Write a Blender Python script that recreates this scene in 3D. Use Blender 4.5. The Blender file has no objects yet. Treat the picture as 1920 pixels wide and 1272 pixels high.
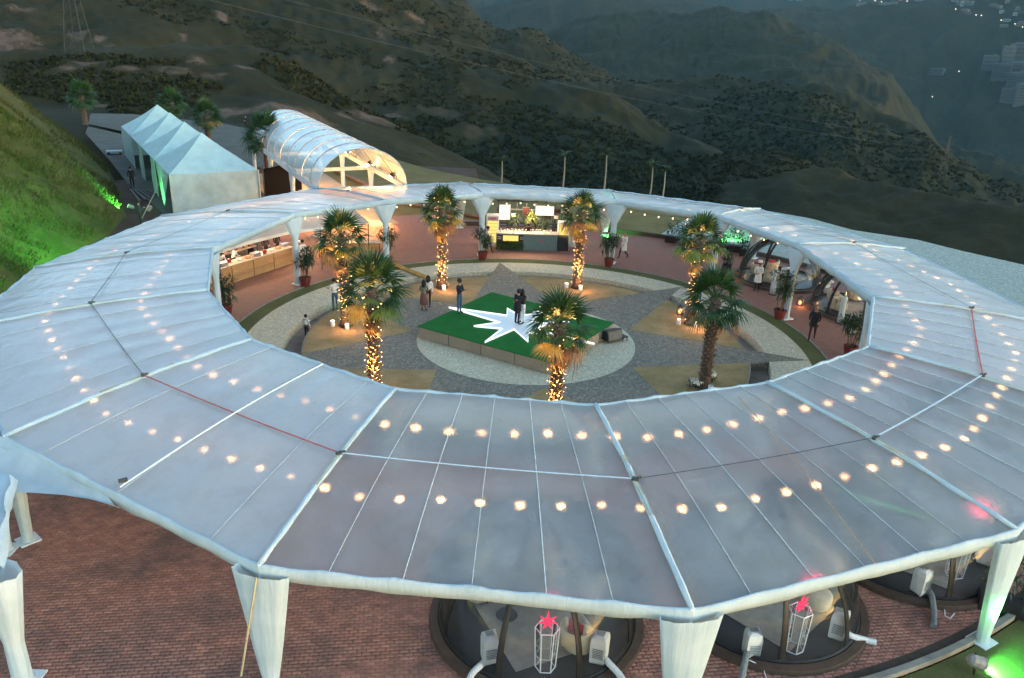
import bpy, bmesh, math, random
import numpy as np
from mathutils import Vector, Matrix
random.seed(7); np.random.seed(7)
PI = math.pi
S = bpy.context.scene
COL = S.collection
# ------------------------------------------------------------------ camera
HC, PITCH, ROLL, FPX = 14.0, .374, .036, 1500.0
cp, sp, cr, sr = math.cos(PITCH), math.sin(PITCH), math.cos(ROLL), math.sin(ROLL)
FW = Vector((0, cp, -sp)); r0 = Vector((1, 0, 0)); u0 = r0.cross(FW)
RT = cr*r0 + sr*u0; UP = -sr*r0 + cr*u0
cam_d = bpy.data.cameras.new('camera'); cam = bpy.data.objects.new('camera', cam_d); COL.objects.link(cam)
cam_d.sensor_width = 36; cam_d.lens = FPX/1920*36; cam_d.clip_start = .5; cam_d.clip_end = 20000
m4 = Matrix((RT, UP, -FW)).transposed().to_4x4(); m4.translation = Vector((0, 0, HC)); cam.matrix_world = m4
S.camera = cam
# ------------------------------------------------------------------ world, sun, exposure
W = bpy.data.worlds.new('World'); S.world = W; W.use_nodes = True
wn = W.node_tree; wn.nodes.clear()
sky = wn.nodes.new('ShaderNodeTexSky'); sky.sky_type = 'NISHITA'; sky.sun_disc = False
sky.sun_elevation = math.radians(6.0); sky.sun_rotation = math.radians(115); sky.altitude = 900
sky.air_density = 1.0; sky.dust_density = .6; sky.ozone_density = 1.0
bg = wn.nodes.new('ShaderNodeBackground'); bg.inputs[1].default_value = .078
wo = wn.nodes.new('ShaderNodeOutputWorld')
wn.links.new(sky.outputs[0], bg.inputs[0]); wn.links.new(bg.outputs[0], wo.inputs[0])
sun_d = bpy.data.lights.new('sun', 'SUN'); sun_d.energy = .10; sun_d.angle = math.radians(50); sun_d.color = (.62, .95, 1)
sun = bpy.data.objects.new('sun', sun_d); COL.objects.link(sun)
sun.rotation_euler = Vector((-.75, .35, -.35)).to_track_quat('-Z', 'Y').to_euler()
S.view_settings.view_transform = 'Standard'; S.view_settings.look = 'None'
S.view_settings.exposure = 3.4; S.view_settings.gamma = 1
S.view_settings.use_curve_mapping = False
try:
    S.cycles.max_bounces = 10; S.cycles.transparent_max_bounces = 16; S.cycles.transmission_bounces = 8
    S.cycles.volume_bounces = 0; S.cycles.sample_clamp_indirect = 4; S.cycles.sample_clamp_direct = 0
    S.cycles.use_denoising = True; S.cycles.caustics_refractive = True
except Exception: pass

# ------------------------------------------------------------------ helpers
def raydir(x, y):
    return (FW + RT*((x-960)/FPX) + UP*((636-y)/FPX))
def gp(x, y, h=0.0):
    d = raydir(x, y); t = (h-HC)/d.z
    return Vector((d.x*t, d.y*t, h))
CC = Vector((.665, 35.66, 0))
def pol(r, deg, z=0.0):
    a = math.radians(deg); return Vector((CC.x+r*math.cos(a), CC.y+r*math.sin(a), z))

class MB:
    def __init__(s): s.v = []; s.f = []
    def add(s, vs, fs):
        n = len(s.v); s.v += [tuple(v) for v in vs]; s.f += [tuple(i+n for i in f) for f in fs]; return s
    def box(s, c, size, rz=0.0, ax=None):
        hx, hy, hz = size[0]/2, size[1]/2, size[2]/2
        c = Vector(c); cs, sn = math.cos(rz), math.sin(rz); vs = []
        for dz in (-hz, hz):
            for dx, dy in ((-hx, -hy), (hx, -hy), (hx, hy), (-hx, hy)):
                if ax: vs.append(c + ax[0]*dx + ax[1]*dy + ax[2]*dz)
                else: vs.append((c.x+dx*cs-dy*sn, c.y+dx*sn+dy*cs, c.z+dz))
        return s.add(vs, [(3,2,1,0),(4,5,6,7),(0,1,5,4),(1,2,6,5),(2,3,7,6),(3,0,4,7)])
    def tube(s, pts, r, n=6, caps=True):
        pts = [Vector(p) for p in pts]; rs = r if isinstance(r, (list, tuple)) else [r]*len(pts)
        vs = []; k = len(pts); ref = None
        for i, p in enumerate(pts):
            t = (pts[min(i+1, k-1)]-pts[max(i-1, 0)])
            t = t.normalized() if t.length > 1e-9 else Vector((0, 0, 1))
            if ref is None:
                ref = Vector((0, 0, 1)) if abs(t.z) < .9 else Vector((1, 0, 0))
            a = (ref - t*ref.dot(t)); a = a.normalized() if a.length > 1e-6 else t.orthogonal().normalized()
            ref = a; b = t.cross(a)
            for j in range(n):
                q = 2*PI*j/n; vs.append(p + (a*math.cos(q)+b*math.sin(q))*rs[i])
        fs = [(i*n+j, i*n+(j+1) % n, (i+1)*n+(j+1) % n, (i+1)*n+j) for i in range(k-1) for j in range(n)]
        if caps: fs += [tuple(range(n-1, -1, -1)), tuple((k-1)*n+j for j in range(n))]
        return s.add(vs, fs)
    def lathe(s, c, prof, n=12, sx=1, sy=1, rz=0, rib=0, ribn=8, cap=True):
        c = Vector(c); vs = []
        for (r, z) in prof:
            for j in range(n):
                q = 2*PI*j/n; rr = r*(1+rib*math.cos(ribn*q)); x, y = rr*math.cos(q)*sx, rr*math.sin(q)*sy
                vs.append((c.x+x*math.cos(rz)-y*math.sin(rz), c.y+x*math.sin(rz)+y*math.cos(rz), c.z+z))
        k = len(prof)
        fs = [(i*n+j, i*n+(j+1) % n, (i+1)*n+(j+1) % n, (i+1)*n+j) for i in range(k-1) for j in range(n)]
        if cap: fs += [tuple(range(n-1, -1, -1)), tuple((k-1)*n+j for j in range(n))]
        return s.add(vs, fs)
    def ball(s, c, r, n=8, m=5, sz=1.0):
        return s.lathe(c, [(max(r*math.sin(PI*i/m), r*.02), -r*sz*math.cos(PI*i/m)) for i in range(m+1)], n)
    def grid(s, rows):
        k = len(rows[0]); vs = [p for r in rows for p in r]
        return s.add(vs, [(i*k+j, i*k+j+1, (i+1)*k+j+1, (i+1)*k+j) for i in range(len(rows)-1) for j in range(k-1)])
    def poly(s, pts): return s.add(pts, [tuple(range(len(pts)))])
    def prism(s, pts, z0, z1):
        n = len(pts); b = [(p[0], p[1], z0) for p in pts]; t = [(p[0], p[1], z1) for p in pts]
        return s.add(b+t, [tuple(range(n-1, -1, -1)), tuple(range(n, 2*n))]+[(i, (i+1) % n, n+(i+1) % n, n+i) for i in range(n)])
    def mesh(s, name, mat=None, smooth=False):
        me = bpy.data.meshes.new(name); me.from_pydata(s.v, [], s.f)
        if mat: me.materials.append(mat)
        if smooth: me.polygons.foreach_set('use_smooth', [True]*len(me.polygons))
        me.update(); return me
    def build(s, name, mat, parent=None, smooth=False, **kw):
        return link(name, s.mesh(name, mat, smooth), parent, **kw)
def link(name, data, parent=None, loc=None, rz=0, **kw):
    o = bpy.data.objects.new(name, data); COL.objects.link(o)
    if parent: o.parent = parent
    if loc is not None: o.location = loc
    if rz: o.rotation_euler.z = rz
    return tag(o, **kw)
def tag(o, label=None, cat=None, group=None, kind=None):
    if label: o['label'] = label
    if cat: o['category'] = cat
    if group: o['group'] = group
    if kind: o['kind'] = kind
    return o
def empty(name, loc, label, cat, group=None, rz=0):
    return link(name, None, None, loc, rz, label=label, cat=cat, group=group)
KIDS = {}
def copy_tree(o, parent=None, loc=None, rz=None, sc=None, label=None):
    c = o.copy(); COL.objects.link(c)
    if parent: c.parent = parent
    if loc is not None: c.location = loc
    if rz is not None: c.rotation_euler.z = rz
    if sc is not None: c.scale = (sc, sc, sc)
    if label: c['label'] = label
    for ch in kids(o): copy_tree(ch, c)
    return c
def kids(o):
    if o.name not in KIDS: KIDS[o.name] = [x for x in COL.objects if x.parent == o]
    return KIDS[o.name]

def npmesh(name, V, F, mat, parent=None, smooth=False, **kw):
    V = np.asarray(V, 'f4'); F = np.asarray(F, 'i4'); k = F.shape[1]
    me = bpy.data.meshes.new(name)
    me.vertices.add(len(V)); me.vertices.foreach_set('co', V.ravel())
    me.loops.add(F.size); me.loops.foreach_set('vertex_index', F.ravel())
    me.polygons.add(len(F)); me.polygons.foreach_set('loop_start', np.arange(0, F.size, k, dtype='i4'))
    me.polygons.foreach_set('loop_total', np.full(len(F), k, 'i4'))
    if smooth: me.polygons.foreach_set('use_smooth', np.ones(len(F), bool))
    me.materials.append(mat); me.update(calc_edges=True); me.validate()
    return link(name, me, parent, **kw)

def vnoise(x, y, seed=0):
    xi = np.floor(x).astype('i8'); yi = np.floor(y).astype('i8'); xf = x-xi; yf = y-yi
    def h(a, b):
        n = (a*374761393 + b*668265263 + seed*1442695041) & 0x7fffffff
        n = ((n ^ (n >> 13))*1274126177) & 0x7fffffff
        return ((n ^ (n >> 16)) & 0xffff)/65535.0
    u = xf*xf*(3-2*xf); v = yf*yf*(3-2*yf)
    return (h(xi, yi)*(1-u)+h(xi+1, yi)*u)*(1-v)+(h(xi, yi+1)*(1-u)+h(xi+1, yi+1)*u)*v
def fbm(x, y, o=4, seed=0):
    t = 0; a = .5; n = 0
    for i in range(o):
        t = t + a*vnoise(x*2**i, y*2**i, seed+i); n += a; a *= .5
    return t/n - .5

# ------------------------------------------------------------------ materials
MATS = {}
class NT:
    def __init__(s, name):
        s.m = bpy.data.materials.new(name); s.m.use_nodes = True; s.t = s.m.node_tree; s.t.nodes.clear()
        s.out = s.n('ShaderNodeOutputMaterial')
    def n(s, typ, **kw):
        x = s.t.nodes.new(typ)
        for k, v in kw.items():
            if k[0] == 'i' and k[1:].isdigit(): s.set(x.inputs[int(k[1:])], v)
            elif hasattr(x, k): setattr(x, k, v)
            else: s.set(x.inputs[k.replace('_', ' ')], v)
        return x
    def set(s, i, v):
        if isinstance(v, bpy.types.NodeSocket): s.t.links.new(v, i)
        elif isinstance(v, bpy.types.Node): s.t.links.new(v.outputs[0], i)
        else: i.default_value = v
    def pos(s): return s.n('ShaderNodeNewGeometry').outputs[0]
    def noise(s, scale, detail=4, rough=.6, vec=None):
        x = s.n('ShaderNodeTexNoise', i2=scale, i3=detail, i4=rough)
        s.set(x.inputs[0], vec if vec is not None else s.pos()); return x.outputs[0]
    def ramp(s, f, a, b, lo=.3, hi=.7):
        x = s.n('ShaderNodeValToRGB'); s.set(x.inputs[0], f)
        x.color_ramp.elements[0].position = lo; x.color_ramp.elements[1].position = hi
        x.color_ramp.elements[0].color = (*a, 1) if len(a) == 3 else a; x.color_ramp.elements[1].color = (*b, 1)
        return x.outputs[0]
    def mix(s, f, a, b, blend='MIX'):
        x = s.n('ShaderNodeMix', data_type='RGBA', blend_type=blend)
        for i, v in ((0, f), (6, a), (7, b)):
            if isinstance(v, tuple) and len(v) == 3: v = (*v, 1)
            s.set(x.inputs[i], v)
        return x.outputs[2]
    def math(s, op, a, b=0.0):
        x = s.n('ShaderNodeMath', operation=op); s.set(x.inputs[0], a); s.set(x.inputs[1], b); return x.outputs[0]
    def bump(s, h, st=.5, d=.02): return s.n('ShaderNodeBump', Strength=st, Distance=d, Height=h).outputs[0]
    def pbr(s, col, rough=.7, **kw):
        p = s.n('ShaderNodeBsdfPrincipled')
        if isinstance(col, tuple) and len(col) == 3: col = (*col, 1)
        s.set(p.inputs['Base Color'], col); s.set(p.inputs['Roughness'], rough)
        for k, v in kw.items(): s.set(p.inputs[k.replace('_', ' ')], v)
        return p.outputs[0]
    def done(s, sh): s.set(s.out.inputs[0], sh); return s.m
def M(name, col, rough=.7, var=.25, sc=6.0, bump=0.0, metal=0.0, spec=.3, trans=0.0):
    if name in MATS: return MATS[name]
    t = NT(name); f = t.noise(sc)
    c = t.ramp(f, tuple(x*(1-var) for x in col), tuple(min(1, x*(1+var)) for x in col))
    kw = dict(Metallic=metal, Specular_IOR_Level=spec)
    if bump: kw['Normal'] = t.bump(t.noise(sc*6), bump, .03)
    sh = t.pbr(c, rough, **kw)
    if trans:
        tr = t.n('ShaderNodeBsdfTranslucent', i0=c); sh = t.n('ShaderNodeMixShader', i0=trans, i1=sh, i2=tr).outputs[0]
    MATS[name] = t.done(sh); return MATS[name]
def EM(name, col, st):
    if name in MATS: return MATS[name]
    t = NT(name); MATS[name] = t.done(t.n('ShaderNodeEmission', i0=(*col, 1), i1=st).outputs[0]); return MATS[name]

def terrain_mat():
    t = NT('hill_cover'); P = t.pos()
    big = t.noise(.012, 5, .62); mid = t.noise(.09, 5, .7); fine = t.noise(.9, 4, .7)
    a = t.ramp(big, (.016, .018, .007), (.056, .043, .017), .42, .62)
    b = t.ramp(mid, (.009, .012, .004), (.034, .030, .012), .36, .66)
    c = t.mix(.5, a, b)
    c = t.mix(t.math('MULTIPLY', t.ramp(fine, (0, 0, 0), (1, 1, 1), .42, .66), .5), c, (.014, .015, .008))
    at = t.n('ShaderNodeAttribute', attribute_name='dirt')
    dm = t.ramp(t.math('MULTIPLY', at.outputs[2], t.math('POWER', t.noise(.16, 7, .78), 1.5)), (0, 0, 0), (1, 1, 1), .16, .30)
    dcol = t.ramp(t.noise(.35, 5, .7), (.05, .032, .023), (.15, .105, .075))
    c = t.mix(dm, c, dcol)
    wd = t.n('ShaderNodeAttribute', attribute_name='wood')
    c = t.mix(wd.outputs[2], c, t.ramp(mid, (.005, .011, .006), (.014, .022, .010), .35, .65))
    return t.done(t.pbr(c, .95, Normal=t.bump(fine, .8, .6), Specular_IOR_Level=.1))
def bank_mat():
    t = NT('bank_grass'); n1 = t.noise(.35, 5, .65); n2 = t.noise(3, 4, .7)
    c = t.mix(.45, t.ramp(n1, (.040, .050, .013), (.10, .088, .030), .38, .62), t.ramp(n2, (.022, .034, .008), (.080, .085, .025), .3, .7))
    st = t.ramp(t.noise(.8, 5, .75), (0, 0, 0), (1, 1, 1), .60, .68)
    c = t.mix(st, c, (.07, .055, .042))
    return t.done(t.pbr(c, .95, Normal=t.bump(n2, .9, .15), Specular_IOR_Level=.1))
def brick_tex_mat():
    t = NT('brick_far'); P = t.pos()
    br = t.n('ShaderNodeTexBrick', Scale=1.0, Mortar_Size=.012, Brick_Width=.22, Row_Height=.11)
    t.set(br.inputs['Vector'], P)
    br.inputs['Color1'].default_value = (.26, .100, .066, 1); br.inputs['Color2'].default_value = (.33, .138, .092, 1)
    br.inputs['Mortar'].default_value = (.035, .022, .018, 1)
    c = t.mix(t.ramp(t.noise(.6, 5), (0, 0, 0), (.7, .7, .7), .4, .75), br.outputs[0], (.19, .105, .082))
    return t.done(t.pbr(c, .75, Normal=t.bump(br.outputs[1], .3, -.01)))
def stone_mat(name, a, b, mortar, scale, rough=.8, wear=(.1, .09, .07)):
    t = NT(name); v = t.n('ShaderNodeTexVoronoi', i2=scale); t.set(v.inputs[0], t.pos())
    e = t.n('ShaderNodeTexVoronoi', feature='DISTANCE_TO_EDGE', i2=scale); t.set(e.inputs[0], t.pos())
    c = t.ramp(v.outputs[1], a, b, .15, .85)
    edge = t.ramp(e.outputs[0], (0, 0, 0), (1, 1, 1), .02, .12)
    c = t.mix(edge, mortar, c)
    c = t.mix(t.math('MULTIPLY', t.ramp(t.noise(.5, 6, .7), (0, 0, 0), (1, 1, 1), .45, .75), .45), c, wear)
    return t.done(t.pbr(c, rough, Normal=t.bump(edge, .4, .01)))
def drygrass_mat(name, a, b, c2, sc=1.0):
    t = NT(name); n1 = t.noise(.45*sc, 6, .7); n2 = t.noise(14*sc, 4, .8)
    c = t.ramp(n1, a, b, .36, .64); c = t.mix(t.math('MULTIPLY', t.ramp(n2, (0, 0, 0), (1, 1, 1), .35, .7), .6), c, c2)
    return t.done(t.pbr(c, .95, Normal=t.bump(n2, .7, .03), Specular_IOR_Level=.1))
def roof_mat(name='frosted_membrane', lo=.30, hi=.48, dk=1.0):
    t = NT(name)
    n1 = t.noise(.35, 5, .65); wr = t.noise(2.2, 4, .6)
    nrm = t.bump(wr, .42, .1)
    col = t.ramp(n1, tuple(dk*x for x in (.56, .64, .65)), tuple(dk*x for x in (.74, .79, .79)), .3, .7)
    col = t.mix(t.ramp(t.noise(1.3, 8, .75), (0, 0, 0), (.5, .5, .5), .48, .72), col, (.40, .42, .38))
    dif = t.n('ShaderNodeBsdfDiffuse', i0=col, Normal=nrm); trl = t.n('ShaderNodeBsdfTranslucent', i0=(.90, .86, .82, 1), Normal=nrm)
    m1 = t.n('ShaderNodeMixShader', i0=.42, i1=dif, i2=trl)
    ref = t.n('ShaderNodeBsdfRefraction', i0=(.90, .87, .84, 1), i1=.44, i2=1.34, Normal=nrm)
    mk = t.ramp(n1, (lo,)*3, (hi,)*3, .35, .65)
    m2 = t.n('ShaderNodeMixShader', i0=mk, i1=m1, i2=ref)
    tp = t.n('ShaderNodeBsdfTransparent', i0=(.9, .93, .95, 1))
    m3 = t.n('ShaderNodeMixShader', i0=0.0, i1=m2, i2=tp)
    gl = t.n('ShaderNodeBsdfGlossy', i0=(.9, .95, 1, 1), i1=.22, Normal=nrm)
    fr = t.n('ShaderNodeFresnel', i0=1.35)
    return t.done(t.n('ShaderNodeMixShader', i0=fr, i1=m3, i2=gl).outputs[0])
def clear_mat(name, fac=.86, tint=(.93, .95, .96), rough=.06, ior=1.45):
    t = NT(name); tp = t.n('ShaderNodeBsdfTransparent', i0=(*tint, 1))
    gl = t.n('ShaderNodeBsdfGlossy', i0=(.85, .92, .97, 1), i1=rough); df = t.n('ShaderNodeBsdfDiffuse', i0=(.6, .63, .65, 1))
    wrk = t.bump(t.noise(3, 3), .06, .05); t.set(gl.inputs['Normal'], wrk)
    m = t.n('ShaderNodeMixShader', i0=fac, i1=df, i2=tp)
    fr = t.n('ShaderNodeFresnel', i0=ior)
    return t.done(t.n('ShaderNodeMixShader', i0=fr, i1=m, i2=gl).outputs[0])
def fabric_mat():
    t = NT('white_fabric'); n = t.noise(1.6, 5, .6); w = t.n('ShaderNodeTexNoise', i2=4.0, i3=3.0)
    vm = t.n('ShaderNodeVectorMath', operation='MULTIPLY'); t.set(vm.inputs[0], t.pos()); vm.inputs[1].default_value = (3, 3, .35); t.set(w.inputs[0], vm.outputs[0])
    c = t.ramp(n, (.40, .51, .55), (.53, .63, .68), .3, .7); nr = t.bump(w.outputs[0], .30, .06)
    d = t.pbr(c, .85, Normal=nr, Specular_IOR_Level=.15); tr = t.n('ShaderNodeBsdfTranslucent', i0=(.8, .8, .78, 1), Normal=nr)
    return t.done(t.n('ShaderNodeMixShader', i0=.22, i1=d, i2=tr).outputs[0])
def wood_mat(name, a, b, sc=1.0, vec=(1, 1, 9)):
    t = NT(name); vm = t.n('ShaderNodeVectorMath', operation='MULTIPLY'); t.set(vm.inputs[0], t.pos()); vm.inputs[1].default_value = vec
    n = t.noise(2.2*sc, 6, .7, vm.outputs[0])
    return t.done(t.pbr(t.ramp(n, a, b, .3, .7), .65, Normal=t.bump(n, .2, .01)))
ROOF = roof_mat(); ROOF2 = roof_mat('clearer_membrane', .50, .75, 1.0); ROOF3 = roof_mat('milky_membrane', .16, .32, 1.02); FAB = fabric_mat()
CLEAR = clear_mat('clear_vinyl', .975, rough=.04, ior=1.22); VAULT = clear_mat('vault_film', .42, (.9, .92, .92), .25); GLASS = clear_mat('lantern_glass', .93)
ALU = M('aluminium', (.45, .47, .48), .4, .15, metal=.6); BLACK = M('black_band', (.012, .012, .013), .5)
STEEL = M('dark_steel', (.05, .052, .055), .45, metal=.5)
WHITE = M('white_paint', (.72, .73, .73), .4, .05)
SKIN = M('skin', (.32, .17, .115), .6, .05); HAIR = M('dark_hair', (.012, .009, .008), .6); SHOE = M('black_shoes', (.012, .012, .013), .4)
BULB = EM('warm_bulb', (1.0, .55, .26), .45); FAIRY = EM('fairy_bulb', (1.0, .52, .20), .9)

def lamp(name, typ, loc, energy, col, parent=None, r=.05, aim=None, size=1.0, blend=.5):
    d = bpy.data.lights.new(name, typ); d.energy = energy; d.color = col
    d.shadow_soft_size = r
    if typ == 'SPOT': d.spot_size = size; d.spot_blend = blend
    o = bpy.data.objects.new(name, d); COL.objects.link(o); o.location = loc
    if parent: o.parent = parent
    if aim is not None:
        base = Vector(loc); o.rotation_euler = (Vector(aim)-base).to_track_quat('-Z', 'Y').to_euler()
    return o
WARM = (1.0, .50, .22)

# ------------------------------------------------------------------ terrain (polar height field round the viewpoint)
def lerp_pts(x, pts): return np.interp(x, [p[0] for p in pts], [p[1] for p in pts])
AZ = np.linspace(math.radians(-50), math.radians(52), 860)
DD = np.concatenate([np.linspace(6, 60, 40)[:-1], np.geomspace(60, 6500, 470)])
# column x (at the level of each ridge) for an azimuth
def az_to_x(az, y=100):
    # invert numerically: direction at pixel (x,y)
    xs = np.linspace(-1200, 3200, 900)
    a = np.array([math.atan2(raydir(x, y).x, raydir(x, y).y) for x in xs])
    return np.interp(az, a, xs)
XA = az_to_x(AZ)
def elev(x, y):
    d = raydir(x, y); return d.z/math.hypot(d.x, d.y)
def ridge(pts): return np.array([elev(x, yy) for x, yy in zip(XA, lerp_pts(XA, pts))])
edgeD = lerp_pts(XA, [(-400, 150), (100, 140), (400, 128), (620, 112), (740, 88), (900, 80), (1150, 74), (1425, 72), (1600, 68), (1800, 66), (1920, 66), (2400, 68)])
R = [  # (silhouette line, distance line)
 ([(-400, 60), (0, 78), (300, 84), (467, 92), (560, 135), (640, 185), (770, 234), (870, 278), (980, 326), (1100, 360), (1500, 470), (2200, 760)],
  [(-400, 215), (467, 215), (800, 180), (1100, 150), (2200, 120)]),
 ([(-400, -260), (0, -190), (400, -130), (600, -80), (780, 0), (870, 48), (950, 88), (1007, 113), (1090, 143), (1157, 173), (1207, 200), (1273, 237), (1300, 240), (1397, 273), (1513, 283), (1613, 310), (1680, 333), (1797, 357), (1920, 375), (2300, 420)],
  [(-400, 560), (600, 520), (1000, 430), (1400, 300), (1920, 240), (2300, 230)]),
 ([(-400, -300), (400, -190), (700, -70), (873, 0), (907, 30), (953, 57), (1037, 68), (1107, 97), (1173, 127), (1280, 133), (1330, 133), (1430, 140), (1507, 147), (1567, 160), (1630, 180), (1713, 210), (1780, 230), (1847, 277), (1920, 327), (2300, 470)],
  [(-400, 1000), (900, 820), (1300, 700), (1920, 560), (2300, 520)]),
 ([(-400, -300), (800, -120), (900, 90), (1000, 62), (1150, 22), (1300, 14), (1430, 20), (1500, 42), (1600, 82), (1680, 130), (1730, 190), (1800, 262), (2300, 400)],
  [(-400, 1700), (1200, 1700), (1920, 1250), (2300, 1200)]),
 ([(-400, -300), (700, -130), (900, 10), (1100, -40), (1300, 5), (1500, 12), (1640, -2), (1750, -12), (2300, -90)],
  [(-400, 2700), (2300, 2700)]),
 ([(-400, -320), (900, -200), (1500, -180), (2300, -200)], [(-400, 4800), (2300, 4800)]),
]
ctrlD = [np.full_like(AZ, 6.), edgeD, edgeD*1.22]; zed = np.full_like(AZ, -1.3)
drop = lerp_pts(XA, [(-400, 1.), (500, 2.5), (700, 8), (900, 14), (2300, 22)])
ctrlZ = [zed, zed, zed-drop]
pD, pz = ctrlD[-1], ctrlZ[-1]
vdrop = [0, .10, .10, .12, .10, .10]
for i, (yl, dl) in enumerate(R):
    D = np.maximum(lerp_pts(XA, dl), pD*1.12); z = HC + D*ridge(yl)
    if i > 0:
        Dv = pD+(D-pD)*.28; zv = pz - vdrop[i]*pD*lerp_pts(XA, [(-400, .5), (600, .7), (1000, 1), (2300, 1)])
        zv = np.minimum(zv, z-.05*D)
        ctrlD.append(Dv); ctrlZ.append(zv)
    ctrlD.append(D); ctrlZ.append(z); pD, pz = D, z
ctrlD.append(np.full_like(AZ, 6600.)); ctrlZ.append(pz-200)
ctrlD = np.array(ctrlD); ctrlZ = np.array(ctrlZ)
Z = np.empty((len(DD), len(AZ)))
for j in range(len(AZ)):
    cd, cz = ctrlD[:, j], ctrlZ[:, j]
    i = np.clip(np.searchsorted(cd, DD)-1, 0, len(cd)-2)
    u = np.clip((DD-cd[i])/(cd[i+1]-cd[i]), 0, 1); s = u*u*(3-2*u); s = .55*s+.45*u
    Z[:, j] = cz[i]*(1-s)+cz[i+1]*s
DG, AG = np.meshgrid(DD, AZ, indexing='ij'); TX = DG*np.sin(AG); TY = DG*np.cos(AG)
beyond = np.clip((DG-edgeD[None, :])/(edgeD[None, :]*.5), 0, 1)
L1 = np.clip(DG*.11, 8, 260)
gul = 1-np.abs(2*(fbm(TX/90, TY/90, 5, 3)+.5)-1)*1.0
rel = (fbm(TX/60, TY/60, 5, 11)*.030 - np.abs(fbm(TX/220, TY/220, 5, 5))*.10)*np.clip(DG, 0, 1500)*np.interp(DG, [0, 500, 1500, 4000], [1, 1, .55, .35])
rel += fbm(TX/9, TY/9, 4, 21)*.010*np.clip(DG, 0, 900)
rel += (vnoise(TX/3.5, TY/3.5, 31)-.4)*1.6*np.clip(DG/300, 0, 1.5)
Z += rel*beyond
def tz(az, D):
    fi = np.interp(D, DD, np.arange(len(DD))); fj = np.interp(az, AZ, np.arange(len(AZ)))
    i = np.minimum(np.floor(fi).astype(int), len(DD)-2); j = np.minimum(np.floor(fj).astype(int), len(AZ)-2); a = fi-i; b = fj-j
    return Z[i, j]*(1-a)*(1-b)+Z[i+1, j]*a*(1-b)+Z[i, j+1]*(1-a)*b+Z[i+1, j+1]*a*b
def hit(x, y, dmin=60.):
    d = raydir(x, y); hl = math.hypot(d.x, d.y); az = math.atan2(d.x, d.y); e = d.z/hl
    D = np.geomspace(dmin, 6400, 1500); g = tz(np.full_like(D, az), D); ray = HC+D*e
    k = np.where(g >= ray)[0]
    Dh = D[k[0]] if len(k) else 6000.
    return Vector((Dh*math.sin(az), Dh*math.cos(az), HC+Dh*e)), Dh
# bare earth patches, in the ground
dirt = np.zeros_like(Z)
for (px, py, rx, ry, s) in [(15, 78, 60, 22, 1), (40, 20, 30, 9, .9), (145, 62, 25, 16, 1), (185, 75, 22, 9, .9), (205, 85, 18, 6, .9), (130, 130, 30, 7, .9), (170, 120, 35, 8, .9), (240, 128, 40, 7, .9),
        (325, 130, 42, 9, 1), (365, 112, 30, 10, .8), (400, 145, 45, 10, .7), (460, 128, 30, 7, .8), (415, 28, 14, 12, 1), (345, 72, 10, 8, .9), (190, 200, 22, 6, 1),
        (440, 210, 95, 14, 1), (560, 212, 120, 12, .9), (700, 222, 60, 14, 1), (735, 218, 40, 8, 1), (655, 222, 40, 8, .9), (820, 208, 45, 9, 1), (850, 218, 22, 9, .9), (885, 245, 28, 14, 1), (925, 248, 16, 11, 1),
        (715, 70, 14, 22, .8), (730, 112, 14, 12, .9), (690, 14, 40, 5, .8), (780, 38, 40, 4, .8), (860, 60, 20, 3, .5), (1200, 295, 60, 4, .4), (1815, 25, 30, 6, .7), (1700, 16, 40, 3, .4)]:
    p, Dh = hit(px, py); az0 = math.atan2(p.x, p.y); wx = rx/FPX*Dh
    w_r = max(ry*Dh/FPX*2.6, wx*.45)
    d2 = ((AG-az0)*Dh/wx)**2+((DG-Dh)/w_r)**2
    dirt = np.maximum(dirt, s*np.exp(-d2*1.1))
wood = np.zeros_like(Z)
for (px, py, rx, ry, s) in [(1000, 320, 260, 60, .9), (1150, 335, 260, 50, 1), (1500, 240, 200, 50, .9), (1700, 290, 160, 60, .8), (1400, 215, 120, 30, .8), (1800, 240, 200, 80, .9), (830, 240, 90, 20, .7), (1350, 100, 200, 60, .5)]:
    p, Dh = hit(px, py); az0 = math.atan2(p.x, p.y); wx = rx/FPX*Dh
    wood = np.maximum(wood, s*np.exp(-(((AG-az0)*Dh/wx)**2+((DG-Dh)/(Dh*.30))**2)))
ni, nj = Z.shape
V = np.stack([TX, TY, Z], -1).reshape(-1, 3); idx = np.arange(ni*nj).reshape(ni, nj)
F = np.stack([idx[:-1, :-1], idx[1:, :-1], idx[1:, 1:], idx[:-1, 1:]], -1).reshape(-1, 4)[:, ::-1]
ter = npmesh('terrain', V, F, terrain_mat(), smooth=True, kind='structure')
for nm, arr in (('dirt', dirt), ('wood', wood)):
    a = ter.data.attributes.new(nm, 'FLOAT', 'POINT'); a.data.foreach_set('value', arr.ravel().astype('f4'))

# scrub and woodland: small leafy clumps spread over the slopes
def clumps(name, P, R_, mat, seed=1, nl=9, **kw):
    rng = np.random.RandomState(seed); n = len(P)
    # each clump: nl random quads spread through an ellipsoid
    c = rng.normal(size=(n, nl, 3)); c /= np.linalg.norm(c, axis=-1, keepdims=True)+1e-6
    c *= rng.uniform(.45, 1, (n, nl, 1)); c[..., 2] = np.abs(c[..., 2])*.9
    c = P[:, None, :]+c*R_[:, None, None]
    a = rng.normal(size=(n, nl, 3)); b = rng.normal(size=(n, nl, 3)); a /= np.linalg.norm(a, axis=-1, keepdims=True)
    b = np.cross(a, b); b /= np.linalg.norm(b, axis=-1, keepdims=True); s = R_[:, None, None]*rng.uniform(.35, .6, (n, nl, 1))
    V = np.stack([c-a*s, c+b*s*.8, c+a*s, c-b*s*.8], 2).reshape(-1, 3); F = np.arange(len(V)).reshape(-1, 4)
    return npmesh(name, V, F, mat, **kw)
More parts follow.
